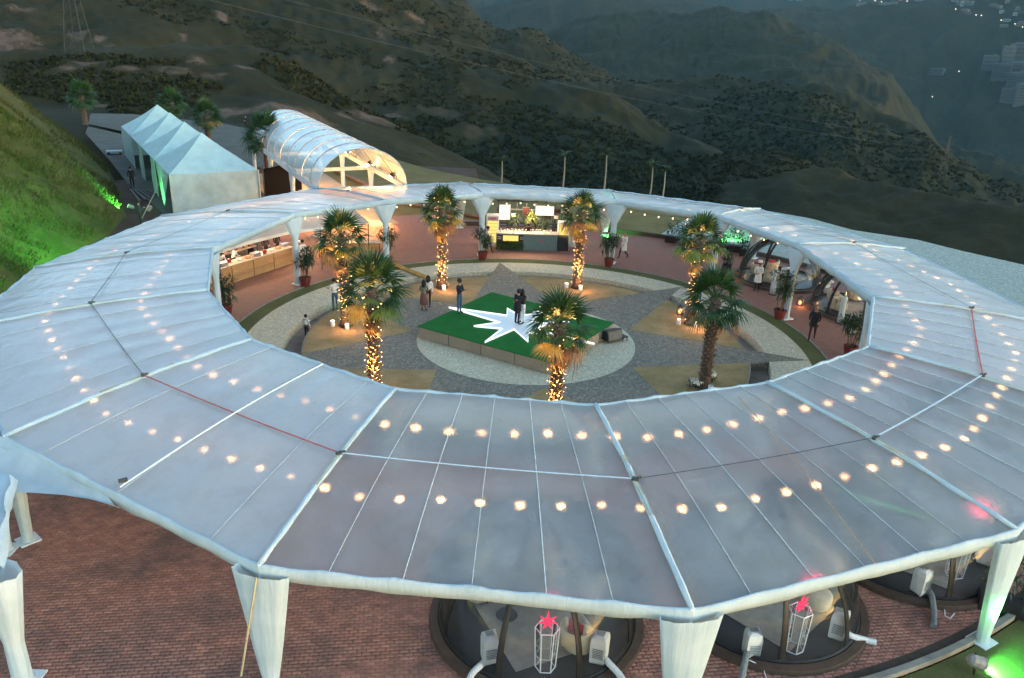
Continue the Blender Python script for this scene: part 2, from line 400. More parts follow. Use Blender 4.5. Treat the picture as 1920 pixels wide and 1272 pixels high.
LEAFD = M('scrub_leaf', (.020, .022, .009), .95, .4, .15, spec=.05); LEAFT = M('wood_leaf', (.018, .021, .009), .95, .4, .1, spec=.05)
rng = np.random.RandomState(4)
n = 110000; az = rng.uniform(AZ[2], AZ[-3], n); D = np.exp(rng.uniform(np.log(75), np.log(900), n))
ed = np.interp(az, AZ, edgeD); dens = fbm(D*np.sin(az)/40, D*np.cos(az)/40, 4, 77)-.03*(D < 300)
fi = np.clip(np.searchsorted(DD, D), 0, ni-1); fj = np.clip(np.searchsorted(AZ, az), 0, nj-1)
wv = wood[fi, fj]; keep = (D > ed*1.04) & ((dens > .02) | (wv > .55)) & (dirt[fi, fj] < .3)
az, D, wv = az[keep], D[keep], wv[keep]
P = np.stack([D*np.sin(az), D*np.cos(az), tz(az, D)], -1); r = rng.uniform(.25, .7, len(D))*(1+D/420)
sel = wv > .55
clumps('scrub', P[~sel], r[~sel], LEAFD, 1, 7, kind='stuff', label='low dark scrub dotted over the hillsides beyond the tents', cat='scrub')
clumps('woodland', P[sel], r[sel]*1.1, LEAFT, 2, 8, kind='stuff', label='dark woodland filling the valleys between the hills', cat='woodland')

# ------------------------------------------------------------------ ground around the ring
LAWN = drygrass_mat('lawn', (.13, .10, .040), (.20, .15, .065), (.085, .085, .030))
DRY = drygrass_mat('dry_turf', (.24, .17, .080), (.44, .29, .15), (.17, .15, .055), 1.4)
GRN = drygrass_mat('green_turf', (.085, .092, .036), (.13, .125, .052), (.065, .080, .026))
SOIL = drygrass_mat('soil', (.060, .036, .026), (.10, .065, .048), (.045, .03, .022))
GRAV = stone_mat('gravel', (.24, .265, .225), (.40, .43, .37), (.18, .20, .17), 8.0, wear=(.26, .26, .20))
BFAR = brick_tex_mat()
ROADM = drygrass_mat('road_concrete', (.085, .085, .075), (.125, .12, .105), (.09, .085, .075))
COB = stone_mat('cobble', (.12, .108, .080), (.27, .24, .18), (.11, .095, .07), 9, wear=(.20, .17, .12))
MOS = stone_mat('mosaic', (.42, .37, .25), (.66, .60, .43), (.33, .28, .19), 12, wear=(.42, .35, .24))
CONC = M('kerb_concrete', (.22, .21, .18), .85, .25, 2, .3); KERBD = M('kerb_dark', (.06, .045, .035), .85, .3, 3)
BROWN = M('trench_brown', (.20, .15, .12), .85, .35, 1.2)
def sector(name, r0f, r1f, a0, a1, z, mat, na=120, nr=3, **kw):
    rows = []
    for i in range(nr+1):
        row = []
        for j in range(na+1):
            a = a0+(a1-a0)*j/na; ra = r0f(a) if callable(r0f) else r0f; rb = r1f(a) if callable(r1f) else r1f
            row.append(pol(ra+(rb-ra)*i/nr, a, z))
        rows.append(row)
    mb = MB(); mb.grid(rows); mb.f = [f[::-1] for f in mb.f]
    return mb.build(name, mat, **kw)
def ang_prof(pts): return lambda a: float(np.interp((a+180) % 360-180, [p[0] for p in pts], [p[1] for p in pts]))
# soil base under everything, lawn, gravel, road
sector('ground', .2, 135, -180, 180, -.16, SOIL, 180, 30, kind='structure') if False else None
pv = ang_prof([(-180, 27), (-150, 29), (-125, 34), (-105, 34), (-96, 27), (-86, 23.6), (-70, 22.5), (-30, 22.6), (0, 22.8), (40, 23.2), (70, 23.3), (90, 23.6), (100, 25), (106, 27), (112, 27), (130, 27), (140, 26), (160, 25.5), (180, 27)])
sector('brick_paving', 14.07, pv, -180, 180, 0, BFAR, 360, 6, kind='structure')
sector('soil_ground', lambda a: pv(a)-.3, lambda a: pv(a)+24, 96, 236, -.03, SOIL, 100, 8, kind='structure')
lawn_out = ang_prof([(-180, 5), (40, 60), (60, 42), (75, 40), (90, 41), (100, 46), (110, 56), (118, 66), (130, 74)])
def pts_poly(name, pts, z, mat, **kw):
    bm = bmesh.new(); vs = [bm.verts.new((p[0], p[1], z)) for p in pts]; f = bm.faces.new(vs)
    bmesh.ops.triangulate(bm, faces=[f]); bmesh.ops.recalc_face_normals(bm, faces=bm.faces)
    me = bpy.data.meshes.new(name); bm.to_mesh(me); bm.free(); me.materials.append(mat)
    if me.polygons and me.polygons[0].normal.z < 0: me.flip_normals()
    return link(name, me, None, **kw)
back = [gp(x, y, 0) for x, y in [(520, 232), (620, 252), (745, 300), (800, 316), (900, 336), (1000, 352), (1100, 366), (1250, 380)]]
pts_poly('lawn', [pol(23.2, a) for a in range(30, 118, 3)]+[pol(27, 118), gp(560, 330), gp(500, 260)]+back+[gp(1420, 396), pol(32, 30)], -.02, LAWN, kind='structure')
pts_poly('gravel_bank', [pol(23.3, a) for a in range(66, 24, -3)]+[pol(23.1, a) for a in range(24, -60, -4)]+[pol(60, -50), pol(60, -10)]+[gp(2100, 545), gp(1920, 497), gp(1800, 470), gp(1720, 450), gp(1600, 432), gp(1520, 410), gp(1440, 396), gp(1350, 398), gp(1290, 410)], .006, GRAV, kind='structure')
pts_poly('front_lawn', [pol(22.7, a) for a in range(-86, -20, 3)]+[pol(34, -20), pol(34, -50), pol(34, -86)], .03, GRN, kind='structure')
pts_poly('road', [gp(170, 213), gp(250, 214), gp(420, 232), gp(560, 262), gp(560, 330), gp(420, 300), gp(300, 262), gp(165, 232)], -.01, ROADM, kind='structure')
pts_poly('service_yard', [gp(165, 237), gp(300, 268), gp(420, 310), gp(500, 360), gp(560, 420), gp(330, 420), gp(240, 345), gp(205, 300), gp(160, 250)], -.005, ROADM, kind='structure')
# vault passage paving, warm lit
vA, vB = Vector((-13.2, 53.05, 0)), Vector((-7.76, 55.86, 0)); vd = (vB-vA); vdn = vd.normalized(); vax = Vector((-vdn.y, vdn.x, 0))
PAS = M('passage_screed', (.30, .25, .19), .85, .15, 1.5)
pts_poly('passage', [vA-vdn*.8+vax*2.2, vB+vdn*.3+vax*2.6, vB+vdn*.3+vax*26, vA-vdn*.8+vax*26], .012, PAS, kind='structure')
pts_poly('passage_apron', [vA-vdn*.8+vax*2.2, vA-vdn*1.0-vax*4.2, vB+vdn*1.0-vax*4.6, vB+vdn*.3+vax*2.6], .016, BFAR, kind='structure')

# kerbs
def arc_kerb(name, r, a0, a1, w, h, mat, label, cat='kerb', n=60, z=0):
    mb = MB(); rows = []
    prof = [(r-w/2, z-.02), (r-w/2, z+h), (r+w/2, z+h), (r+w/2, z-.02)]
    for q in prof: rows.append([pol(q[0], a0+(a1-a0)*j/n, q[1]) for j in range(n+1)])
    mb.grid(rows); o = mb.build(name, mat, kind='structure'); return o
arc_kerb('front_kerb', 22.55, -88, -18, .16, .14, CONC, '')
arc_kerb('front_kerb_joint', 22.30, -88, -18, .26, .02, KERBD, '')
arc_kerb('rear_kerb', 23.25, 24, 104, .22, .28, KERBD, '')
arc_kerb('turf_kerb', 14.07, 0, 360, .07, .035, CONC, '', n=160)

# ---- the round garden: star of cobbles, mosaic band, trench, turf
TIPA = [97.0+360/7*k for k in range(7)]      # tips half-way between the palms
RN, RTp = 5.55, 13.25
def arm_half(r):   # half opening of a star arm at radius r (degrees), straight edge from notch to tip
    n = Vector((RN*math.cos(PI/7), RN*math.sin(PI/7), 0)); t = Vector((RTp, 0, 0))
    lo, hi = 0., 1.
    for _ in range(30):
        m = (lo+hi)/2; p = n.lerp(t, m)
        if p.length < r: lo = m
        else: hi = m
    p = n.lerp(t, (lo+hi)/2); return math.degrees(math.atan2(p.y, p.x))
def bays(name, ra, rb, z, mat, nr=6, na=18, parent=None, wall=None):
    for k in range(7):
        t0 = TIPA[k]; t1 = t0+360/7; rows = []
        for i in range(nr+1):
            r = ra+(rb-ra)*i/nr; h = arm_half(min(max(r, RN+.001), RTp-.001)) if r < RTp else 0
            rows.append([pol(r, t0+h+(t1-t0-2*h)*j/na, z) for j in range(na+1)])
        mb = MB().grid(rows); mb.f = [f[::-1] for f in mb.f]
        if wall:   # vertical faces down to wall depth at the rim ra / rb and the sides
            ring = rows[0]+[r_[-1] for r_ in rows[1:]]+rows[-1][::-1][1:]+[r_[0] for r_ in rows[::-1]][1:]
            mb.grid([[(p.x, p.y, z) for p in ring], [(p.x, p.y, z+wall) for p in ring]])
        mb.build(name, mat, kind='structure')
star = []
for t0 in TIPA: star += [pol(RTp, t0, 0), pol(RN, t0+180/7, 0)]
sm = MB(); c0 = CC.copy(); ns = len(star)
sm.add([(c0.x, c0.y, 0)]+[tuple(p) for p in star]+[(p.x, p.y, -.5) for p in star],
       [(0, 1+i, 1+(i+1) % ns) for i in range(ns)]+[(1+i, 1+ns+i, 1+ns+(i+1) % ns, 1+(i+1) % ns) for i in range(ns)])
sm.build('cobble_star', COB, kind='structure')
bays('dry_lawn', RN+.02, 10.42, .01, DRY, nr=10, wall=-.5)
bays('trench_floor', 10.42, 11.3, -.45, BROWN, nr=2)
bays('mosaic_band', 11.3, 13.2, .012, MOS, nr=4, wall=-.5)
sector('green_ring', 13.2, 14.05, 0, 360, .008, GRN, 180, 2, kind='structure')
sector('round_court', .01, 5.2, 0, 360, .006, MOS, 90, 4, kind='structure')
mbk = MB()
for k in range(7):
    t0 = TIPA[k]; h = arm_half(10.42); mbk.grid([[pol(10.42, t0+h+(360/7-2*h)*j/20, z) for j in range(21)] for z in (.03, -.45)])
    mbk.grid([[pol(r_, t0+h+(360/7-2*h)*j/20, .03) for j in range(21)] for r_ in (10.34, 10.42)])
mbk.build('turf_edging', M('edging', (.20, .17, .13), .8), kind='structure')

# ---- single paving bricks in the foreground
def brick_m(name, c):
    t = NT(name); n = t.noise(3, 4); b = t.noise(.45, 6, .72); f = t.noise(30, 3)
    cc_ = t.ramp(n, tuple(x*.7 for x in c), tuple(x*1.25 for x in c)); cc_ = t.mix(t.ramp(b, (0, 0, 0), (.75, .75, .75), .46, .66), cc_, (.085, .062, .052)); cc_ = t.mix(t.ramp(t.noise(.22, 5, .7), (0, 0, 0), (.5, .5, .5), .5, .7), cc_, (.24, .13, .10))
    return t.done(t.pbr(cc_, t.ramp(b, (.55, .55, .55), (.9, .9, .9)), Normal=t.bump(f, .35, .006)))
BR = [brick_m('brick_a', (.35, .145, .098)), brick_m('brick_b', (.30, .130, .090)), brick_m('brick_c', (.39, .17, .115))]
bed = M('joint_sand', (.030, .020, .016), .95)
bl, bw, bh = .222, .112, .012
def zig(x): return .014*(abs(((x/(bl/2)) % 1)-.5)*4-1)
def brick_verts(L=bl, g=.006):
    xs = [g, L*.25, L*.5, L*.75, L-g]
    top = [(x, bw-g+zig(x)) for x in xs]; bot = [(x, g+zig(x)) for x in xs]
    return bot+top[::-1]
out = brick_verts(); nb = len(out)
bme = []
for k in range(3):
    mb = MB(); ins = [((x-bl/2)*.95+bl/2, (y-bw/2)*.92+bw/2) for x, y in out]
    mb.add([(x, y, 0) for x, y in out]+[(x, y, bh*.7) for x, y in out]+[(x, y, bh) for x, y in ins],
           [tuple(range(2*nb, 3*nb))]+[(i, (i+1) % nb, nb+(i+1) % nb, nb+i) for i in range(nb)]+[(nb+i, nb+(i+1) % nb, 2*nb+(i+1) % nb, 2*nb+i) for i in range(nb)])
    bme.append(mb.mesh('brick', BR[k]))
ROT = math.radians(8); cz_, sz_ = math.cos(ROT), math.sin(ROT)
DOMES = [pol(19.3, a) for a in (-89.4, -71.4, -54.8, -37.2, -19.6, -1.5, 18.9, 36.6)]
def in_view(x, y):
    v = Vector((x, y, -HC)); d = v.dot(FW); px = 960+FPX*v.dot(RT)/d; py = 636-FPX*v.dot(UP)/d
    return -30 < px < 1950 and 640 < py < 1310
tiles = []
for i in range(-90, 90):
    for j in range(-10, 150):
        lx, ly = i*bl+(j % 2)*bl/2, j*bw
        x, y = -1+lx*cz_-ly*sz_, 10.5+lx*sz_+ly*cz_
        if y > 23.2: continue
        rr = math.hypot(x-CC.x, y-CC.y); a = math.degrees(math.atan2(y-CC.y, x-CC.x))
        if rr > pv(a)-.25 or rr < 14.2 or not in_view(x, y): continue
        if any((x-d.x)**2+(y-d.y)**2 < 2.4**2 for d in DOMES): continue
        tiles.append((math.hypot(x, y), x, y))
tiles.sort(); bp_root = empty('brick_pavers', (0, 0, .004), 'red interlocking wavy brick pavers in the front of the plaza', 'paving')
MB().poly([(-18, 12), (16, 12), (16, 24), (-18, 24)]) if False else None
sector("paver_bed", 14.3, lambda a: pv(a)-.3, -150, -35, .002, bed, 120, 3, kind="structure") if False else None
seed = random.Random(3)
for k, (d, x, y) in enumerate(tiles[:290]):
    o = link('brick', bme[seed.randrange(3)], bp_root, (x, y, seed.uniform(-.002, .003))); o.rotation_euler = (seed.uniform(-.01, .01), seed.uniform(-.01, .01), ROT)
rest = np.array([(x, y) for d, x, y in tiles[290:]]); o3 = np.array(out); ins3 = np.array([((x-bl/2)*.95+bl/2, (y-bw/2)*.92+bw/2) for x, y in out])
rg = np.random.RandomState(9); kind = rg.randint(0, 3, len(rest)); zz = rg.uniform(-.002, .003, len(rest))
for k in range(3):
    q = rest[kind == k]; zq = zz[kind == k]
    loc = np.concatenate([np.c_[o3, np.full(nb, bh*.4)], np.c_[ins3, np.full(nb, bh)]])
    R2 = np.array([[cz_, -sz_], [sz_, cz_]]); lr = np.c_[loc[:, :2] @ R2.T, loc[:, 2]]
    V = lr[None]+np.c_[q, zq][:, None, :]; base = (np.arange(len(q))*2*nb)[:, None]
    top = base+np.arange(nb, 2*nb)[None]; side = np.stack([base+np.arange(nb)[None], base+(np.arange(nb)+1)[None] % nb, base+nb+(np.arange(nb)+1)[None] % nb, base+nb+np.arange(nb)[None]], -1).reshape(-1, 4)
    tq = np.concatenate([np.stack([base[:, 0]+nb+i, base[:, 0]+nb+i+1, base[:, 0]+2*nb-2-i, base[:, 0]+2*nb-1-i], -1) for i in range(nb//2-1)])
    npmesh('bricks', V.reshape(-1, 3), np.concatenate([tq, side]), BR[k], bp_root, kind='stuff')

# ------------------------------------------------------------------ grassy bank on the left
foot = [(-24.5, 18), (-26.0, 30), (-26.6, 39), (-27.6, 45), (-27.2, 52), (-28.8, 58), (-33.0, 66), (-40, 78), (-47, 88)]
hgts = [16, 16, 17, 17, 17, 18, 18, 12, 3.0]
def foot_at(s):
    k = s*(len(foot)-1); i = min(int(k), len(foot)-2); u = k-i
    return Vector((*foot[i], 0)).lerp(Vector((*foot[i+1], 0)), u), hgts[i]*(1-u)+hgts[i+1]*u
rows = []; NU, NS = 70, 150; BP = np.zeros((NU+1, NS+1, 3))
for i in range(NU+1):
    for j in range(NS+1):
        s = j/NS; p, H = foot_at(s); p2, _ = foot_at(min(1, s+.02)); p1, _ = foot_at(max(0, s-.02)); t = (p2-p1).normalized(); nrm = Vector((-t.y, t.x, 0))
        u = i/NU; q = p+nrm*(u*H*1.02+(u**3)*4)
        BP[i, j] = (q.x, q.y, H*(1-(1-u)**1.15)-.05)
nx = fbm(BP[..., 0]/4+BP[..., 2]/4, BP[..., 1]/4, 5, 8); ny = fbm(BP[..., 0]/1.1, BP[..., 1]/1.1+BP[..., 2]/2, 4, 9)
env = np.minimum(1, np.linspace(0, 1, NU+1)*8)[:, None]
BP[..., 2] += (nx*2.6+ny*.8)*env; BP[..., 0] -= nx*1.2*env
idx = np.arange((NU+1)*(NS+1)).reshape(NU+1, NS+1)
F = np.stack([idx[:-1, :-1], idx[:-1, 1:], idx[1:, 1:], idx[1:, :-1]], -1).reshape(-1, 4)[:, ::-1]
npmesh('hillside_bank', BP.reshape(-1, 3), F, bank_mat(), smooth=True, kind='structure')
nb_ = 60000; rg = np.random.RandomState(12)
fi = rg.uniform(1, NU-.01, nb_); fj = rg.uniform(0, NS-.01, nb_); i = fi.astype(int); j = fj.astype(int)
P = BP[i, j]*(1-(fi-i))[:, None]+BP[i+1, j]*(fi-i)[:, None]; P = P+(BP[i, j+1]-BP[i, j])*(fj-j)[:, None]
keep = fbm(P[:, 0]/2.2, P[:, 1]/2.2+P[:, 2]/2, 3, 41) > -.08; P = P[keep]; nn = len(P)
hh = rg.uniform(.14, .48, nn); d = rg.normal(size=(nn, 2)); d /= np.linalg.norm(d, axis=1, keepdims=True); w = hh*.10
tip = P+np.c_[rg.uniform(.05, .5, nn)*hh+.15*hh, rg.normal(0, .25, nn)*hh, hh*.8]
V = np.stack([P-np.c_[d*w[:, None], np.zeros(nn)], P+np.c_[d*w[:, None], np.zeros(nn)], tip], 1).reshape(-1, 3)
def tuft_mat():
    t = NT('tuft_grass'); c = t.mix(t.ramp(t.noise(.3, 4), (0, 0, 0), (1, 1, 1), .4, .6), (.046, .062, .015), (.10, .082, .028))
    return t.done(t.n('ShaderNodeMixShader', i0=.3, i1=t.pbr(c, .9, Specular_IOR_Level=.1), i2=t.n('ShaderNodeBsdfTranslucent', i0=c)).outputs[0])
TUFT = tuft_mat()
npmesh('hillside_grass', V, np.arange(len(V)).reshape(-1, 3), TUFT, kind='stuff', label='rough green and dry grass covering the steep left bank', cat='grass')

# ------------------------------------------------------------------ ring canopy
HI, HO = 4.05, 3.30
IN_PX = [(741,730),(1117,760),(1438,718),(1628,650),(1638,557),(1497,458),(1350,404),(1155,376),(905,362),(722,376),(550,400),(398,465),(388,545),(472,637)]
OUT_PX = {0:(487,1062),1:(1297,1145),2:(1905,995),5:(1697,468),6:(1425,393),7:(1140,357),8:(862,343),9:(590,354),10:(303,406),11:(65,503),13:(10,820)}
VI = [gp(x, y, HI) for x, y in IN_PX]
VO = [None]*14
for k, p in OUT_PX.items(): VO[k] = gp(p[0], p[1], HO)
VO[3] = pol(22.4, -37.5, HO); VO[4] = pol(22.5, -13.5, HO); VO[12] = pol(22.3, -155, HO)
ring = empty('ring_canopy', (CC.x, CC.y, 0), 'huge ring-shaped marquee with frosted clear roof panels and white draped posts round the court', 'marquee')
def ch(o): o.matrix_parent_inverse = Matrix.Translation((-CC.x, -CC.y, 0)); return o
rr = random.Random(5)
def roof_pt(k, u, v, off=0.0):     # u along the eave 0..1, v from inner 0 to outer 1
    a, b, c, d = VI[k], VI[(k+1) % 14], VO[k], VO[(k+1) % 14]
    p = a.lerp(b, u).lerp(c.lerp(d, u), v)
    p = p+Vector((0, 0, .14*math.sin(PI*v)+off))
    return p
SEAM = M('seam_strip', (.42, .46, .46), .6, .2); BAT = M('pale_batten', (.42, .38, .24), .7, .25, 3)
PURL = M('grey_purlin', (.42, .46, .48), .5, .2); CLAMP = M('clamp', (.05, .05, .045), .5); TAPE = M('white_strap', (.68, .70, .68), .7, .1)
RED = M('red_strap', (.50, .10, .08), .7, .2); ORG = M('orange_strap', (.42, .24, .13), .7, .2); DRK = M('dark_strap', (.11, .11, .10), .7, .2)
STR = {0: TAPE, 1: DRK, 2: TAPE, 3: RED, 4: DRK, 5: DRK, 6: DRK, 7: TAPE, 8: DRK, 9: DRK, 10: DRK, 11: DRK, 12: DRK, 13: RED}
CLM = None
for k in range(14):
    NU_, NV_ = 36, 26; nraf = 6; rows = []
    sags = [rr.uniform(.010, .032) for _ in range(nraf+1)]
    for i in range(NV_+1):
        row = []
        for j in range(NU_+1):
            u, v = j/NU_, i/NV_; cell = u*nraf; s = math.sin(PI*(cell % 1)) if j % (NU_//nraf) else 0
            sag = -sags[min(int(cell), nraf-1)]*s*(.5+.5*math.sin(PI*v))
            e = 0
            if i == 0: e = -.05*s
            p = roof_pt(k, u, v, sag); n_ = vnoise(np.array([p.x*1.3]), np.array([p.y*1.3]), 3)[0]-.5
            row.append(p+Vector((0, 0, n_*.05*min(1, 4*u*(1-u)+.1))))
        rows.append(row)
    mb = MB().grid(rows); mb.f = [f[::-1] for f in mb.f]; rp = ch(mb.build('roof_panel', ROOF2 if k in (0, 1, 2) else (ROOF3 if k in (10, 11, 12, 13) else ROOF), ring, True))
    for q in range(1, nraf):
        u = q/nraf+rr.uniform(-.01, .01); m = MB().tube([roof_pt(k, u, v/12, .016-(0 if k in (0, 1, 2, 3) or q % 2 else .05)) for v in range(13)], .010 if q % 2 else .014, 5)
        ch(m.build('rafter', SEAM if q % 3 else PURL, ring))
    # seam over the radial frame
    m = MB().tube([roof_pt(k, 0, v/14, .02+.03*abs(math.sin(v*2.3))) for v in range(15)], [.05+.025*abs(math.sin(v*1.7+k)) for v in range(15)], 6)
    ch(m.build('seam', FAB, ring, True))
    m = MB(); a, b = roof_pt(k, 0, .36, .09), roof_pt(k, 0, .66, .09)
    d = (b-a).normalized(); s_ = Vector((-d.y, d.x, 0)).normalized(); m.box((a+b)/2, ((b-a).length, .09, .03), ax=(d, s_, d.cross(s_)))
    ch(m.build('batten', BAT, ring))
    # ratchet strap along the middle of the panel, clamp at the seam
    a, b = roof_pt(k, 0, .49, .10), roof_pt(k, 1, .49, .10); wob = rr.uniform(-.02, .02)
    wd = .045 if k in (13, 3, 0, 2) else .022
    rows = []
    for off in (-wd/2, wd/2):
        rows.append([a.lerp(b, t/14)+(Vector((b.y-a.y, a.x-b.x, 0)).normalized()*off)+Vector((0, 0, -.06*math.sin(PI*t/14)+.02)) for t in range(15)])
    m = MB().grid(rows); m.v += [(x, y, z-.012) for x, y, z in m.v]; nn_ = 15
    m.f += [tuple(i+30 for i in f[::-1]) for f in list(m.f)]
    ch(m.build('strap', STR[k], ring))
    m = MB().box(a, (.16, .10, .07), rr.uniform(0, 3)).box(a+Vector((.1, .03, .03)), (.1, .05, .05), .5); ch(m.build('strap_clamp', CLAMP, ring))
    # white wrapped eave beams
    for nm, A, B, hh, wdt, vv in (('inner_eave', VI[k], VI[(k+1) % 14], .33, .11, 0), ('outer_eave', VO[k], VO[(k+1) % 14], .30, .10, 1)):
        d = (B-A); L = d.length; d.normalize(); s_ = Vector((-d.y, d.x, 0)); rows = []
        nseg = 40
        for i in range(nseg+1):
            t = i/nseg; q = A.lerp(B, t); n1 = vnoise(np.array([q.x*1.7]), np.array([q.y*1.7]), 17)[0]-.5; n2 = vnoise(np.array([q.x*4]), np.array([q.y*4]), 19)[0]-.5
            bumpy = .045*abs(math.sin(PI*t*nraf))
            H_ = hh+n1*.10; w2 = wdt/2+n2*.03
            rows.append([q+s_*w2+Vector((0, 0, .02-bumpy)), q+s_*(w2*1.15)+Vector((0, 0, -.13)), q+s_*w2*.7+Vector((0, 0, -H_)), q-s_*w2*.7+Vector((0, 0, -H_)), q-s_*(w2*1.15)+Vector((0, 0, -.13+n2*.06)), q-s_*w2+Vector((0, 0, .02-bumpy)), q+Vector((0, 0, .07-bumpy+n2*.04)), q+s_*w2+Vector((0, 0, .02-bumpy))])
        ch(MB().grid(rows).build(nm, FAB, ring, True))
# draped posts
def drape(name, top, H, tang, wt, flare, wb, parent, mat=FAB, n=28, depth=.42, lean=None):
    """wide flared drape hung on a post; tang = direction of the flare"""
    s_ = Vector((-tang.y, tang.x, 0)); rows = []; nz = 16
    for i in range(nz+1):
        h = H*i/nz; dd = H-h
        if dd < flare: k_ = 1-dd/flare; w = wb+(wt-wb)*(k_**(1.0 if flare < 2 else .85))
        else: w = wb+.05*math.sin(PI*(1-(dd-flare)/max(H-flare, .1)))
        if h < .18: w = wb+.12*(1-h/.18)
        dp = wb*.9+(depth-wb*.9)*max(0, 1-dd/flare)
        if h < .18: dp += .12*(1-h/.18)
        row = []
        for j in range(n+1):
            q = 2*PI*j/n; pl_ = 1+.055*math.cos(9*q+.4*i/nz)*(1 if h > .1 else .4)
            row.append(Vector((top.x, top.y, h))+tang*(w/2*math.cos(q)*pl_)+s_*(dp/2*math.sin(q)*pl_))
        rows.append(row)
    return MB().grid(rows).build(name, mat, parent, True)
FOOTM = M('post_foot', (.62, .66, .68), .7, .1)
for k in range(14):
    for V_, H_, wt, fl, wb in ((VI[k], HI-.24, 1.60, 1.25, .33), (VO[k], HO-.13, 1.3, 3.0, .31)):
        a = Vector((V_.x-CC.x, V_.y-CC.y, 0)).normalized(); tg = Vector((-a.y, a.x, 0))
        o = ch(drape('draped_post', V_, H_, tg, wt, fl, wb, ring)); 
        f_ = MB().box((V_.x, V_.y, .03), (wb+.22, wb+.22, .05), math.atan2(tg.y, tg.x)); f_.tube([(V_.x, V_.y, .05), (V_.x, V_.y, H_+.2)], .05, 6)
        ff = f_.build('post_base', FOOTM, o)
# long straps lying radially
for (p, q, mt, w) in (((605, 683), (225, 914), TAPE, .05), ((1385, 745), (1640, 1056), ORG, .03), ((487, 1070), (452, 1272), BAT, .05)):
    a = gp(*p, 4.1); b = gp(*q, 3.42)
    if p[0] == 487: a = VO[0]+Vector((0, -.25, -.1)); b = gp(452, 1268, .2)
    m = MB().tube([a.lerp(b, t/10)+Vector((0, 0, .13*math.sin(PI*t/10) if p[0] != 487 else 0)) for t in range(11)], w/2, 4); ch(m.build('tie_strap', mt, ring))
for (x, y) in ((232, 909), (650, 868), (1200, 912), (1644, 826)):
    ch(MB().box(gp(x, y, 3.62 if x > 300 else 3.42)+Vector((0, 0, .12)), (.20, .09, .07), .6).build('ratchet', CLAMP, ring))

# festoon bulbs hanging below the roof: two rings
bulb_me = MB().ball((0, 0, 0), .048, 8, 6, 1.25).mesh('bulb', BULB, True)
cap_me = MB().lathe((0, 0, .05), [(.022, 0), (.022, .05)], 6).mesh('bulb_socket', BLACK)
def festoon(r, z0, n, label, jit, ph):
    root = empty('festoon_lights', (CC.x, CC.y, z0), label, 'string lights', 'festoon strings under the ring roof')
    pts = []
    rng_ = random.Random(int(r*10))
    for i in range(n*3):
        a = 360*i/(n*3)+ph; s = .10*abs(math.sin(PI*i/12)); kk = (a % (360/14))/(360/14)
        pts.append(pol(r-.35*math.sin(PI*kk), a, z0-s)-Vector((CC.x, CC.y, z0)))
    MB().tube(pts+[pts[0]], .008, 4, False).build('cable', BLACK, root)
    for i in range(n):
        p = pts[i*3]+Vector((0, 0, -.11))
        b = link('bulb', bulb_me, root, p); link('bulb_socket', cap_me, b, (0, 0, 0))
        world = p+root.location
        e = .5*rng_.uniform(.35, 1.5)
        lamp('bulb_light', 'POINT', p+Vector((0, 0, .02)), e, WARM, root, .07)
    return root
festoon(16.45, 3.32, 112, 'inner ring of warm bulbs strung under the frosted roof nearer the garden', .1, 1.5)
festoon(19.6, 3.22, 126, 'outer ring of warm bulbs strung under the frosted roof nearer the outside edge', .1, .5)

# ------------------------------------------------------------------ side canopies at the bottom left
side = empty('side_canopy', (-13.6, 17.6, 0), 'pale fabric canopy joined to the left front edge of the ring roof', 'canopy')
def local(o, root): o.matrix_parent_inverse = Matrix.Translation(-root.location); return o
pA = VO[13]; pB = VO[13].lerp(VO[0], .44); rows = []
low = [gp(-260, 935, 2.85), gp(-100, 932, 2.85), gp(0, 926, 2.85), gp(60, 925, 2.85), gp(120, 927, 2.87), gp(170, 934, 2.95), gp(225, 950, 3.2)]
upp = [pA+Vector((-5, 1.4, .2)), pA+Vector((-2.2, .8, .1)), pA+Vector((-.1, 0, -.02)), pA.lerp(pB, .3), pA.lerp(pB, .55), pA.lerp(pB, .8), pB]
for i in range(9):
    t = i/8; rows.append([u.lerp(l, t)+Vector((0, 0, -.18*math.sin(PI*t)+.04*math.sin(6*t+j))) for j, (u, l) in enumerate(zip(upp, low))])
local(MB().grid(rows).build('canopy_sheet', FAB, side, True), side)
lc = gp(17, 1032, 0); o = local(drape('draped_post', Vector((lc.x-.1, lc.y, 0)), 2.8, Vector((1, 0, 0)), .5, .5, .36, side), side)
MB().box((lc.x-.1, lc.y, .02), (.6, .6, .04)).build('post_base', FOOTM, o)
corner = empty('corner_tent', (-10.4, 13.6, 0), 'white draped tent corner standing alone at the bottom left edge', 'tent')
cc0 = gp(52, 1270, 0); o = local(drape('draped_post', Vector((cc0.x-.0, cc0.y-.15, 0)), 3.05, Vector((.9, -.4, 0)).normalized(), 1.2, 1.9, .42, corner, depth=.7), corner)
MB().box((cc0.x, cc0.y-.15, .02), (.7, .7, .04)).build('post_base', FOOTM, o)
t0 = Vector((cc0.x, cc0.y-.1, 3.15)); t1 = t0+Vector((-4.4, 1.2, .0)); t2 = t0+Vector((-1.75, 3.4, .0)); t3 = t2+Vector((-4, 1, 0))
m = MB().grid([[t0, t0.lerp(t1, .5)+Vector((0, 0, .1)), t1], [t0.lerp(t2, .5)+Vector((0, 0, -.05)), t0.lerp(t3, .5)+Vector((0, 0, .15)), t1.lerp(t3, .5)], [t2, t2.lerp(t3, .5), t3]])
local(m.build('roof_sheet', FAB, corner, True), corner)
m = MB().grid([[t0.lerp(t2, i/8)+Vector((.06*math.sin(i*2), 0, .05)) for i in range(9)], [t0.lerp(t2, i/8)+Vector((.13+.05*math.sin(i), 0, -.12)) for i in range(9)], [t0.lerp(t2, i/8)+Vector((.06*math.cos(i*2), 0, -.36)) for i in range(9)]])
local(m.build('eave', FAB, corner, True), corner)

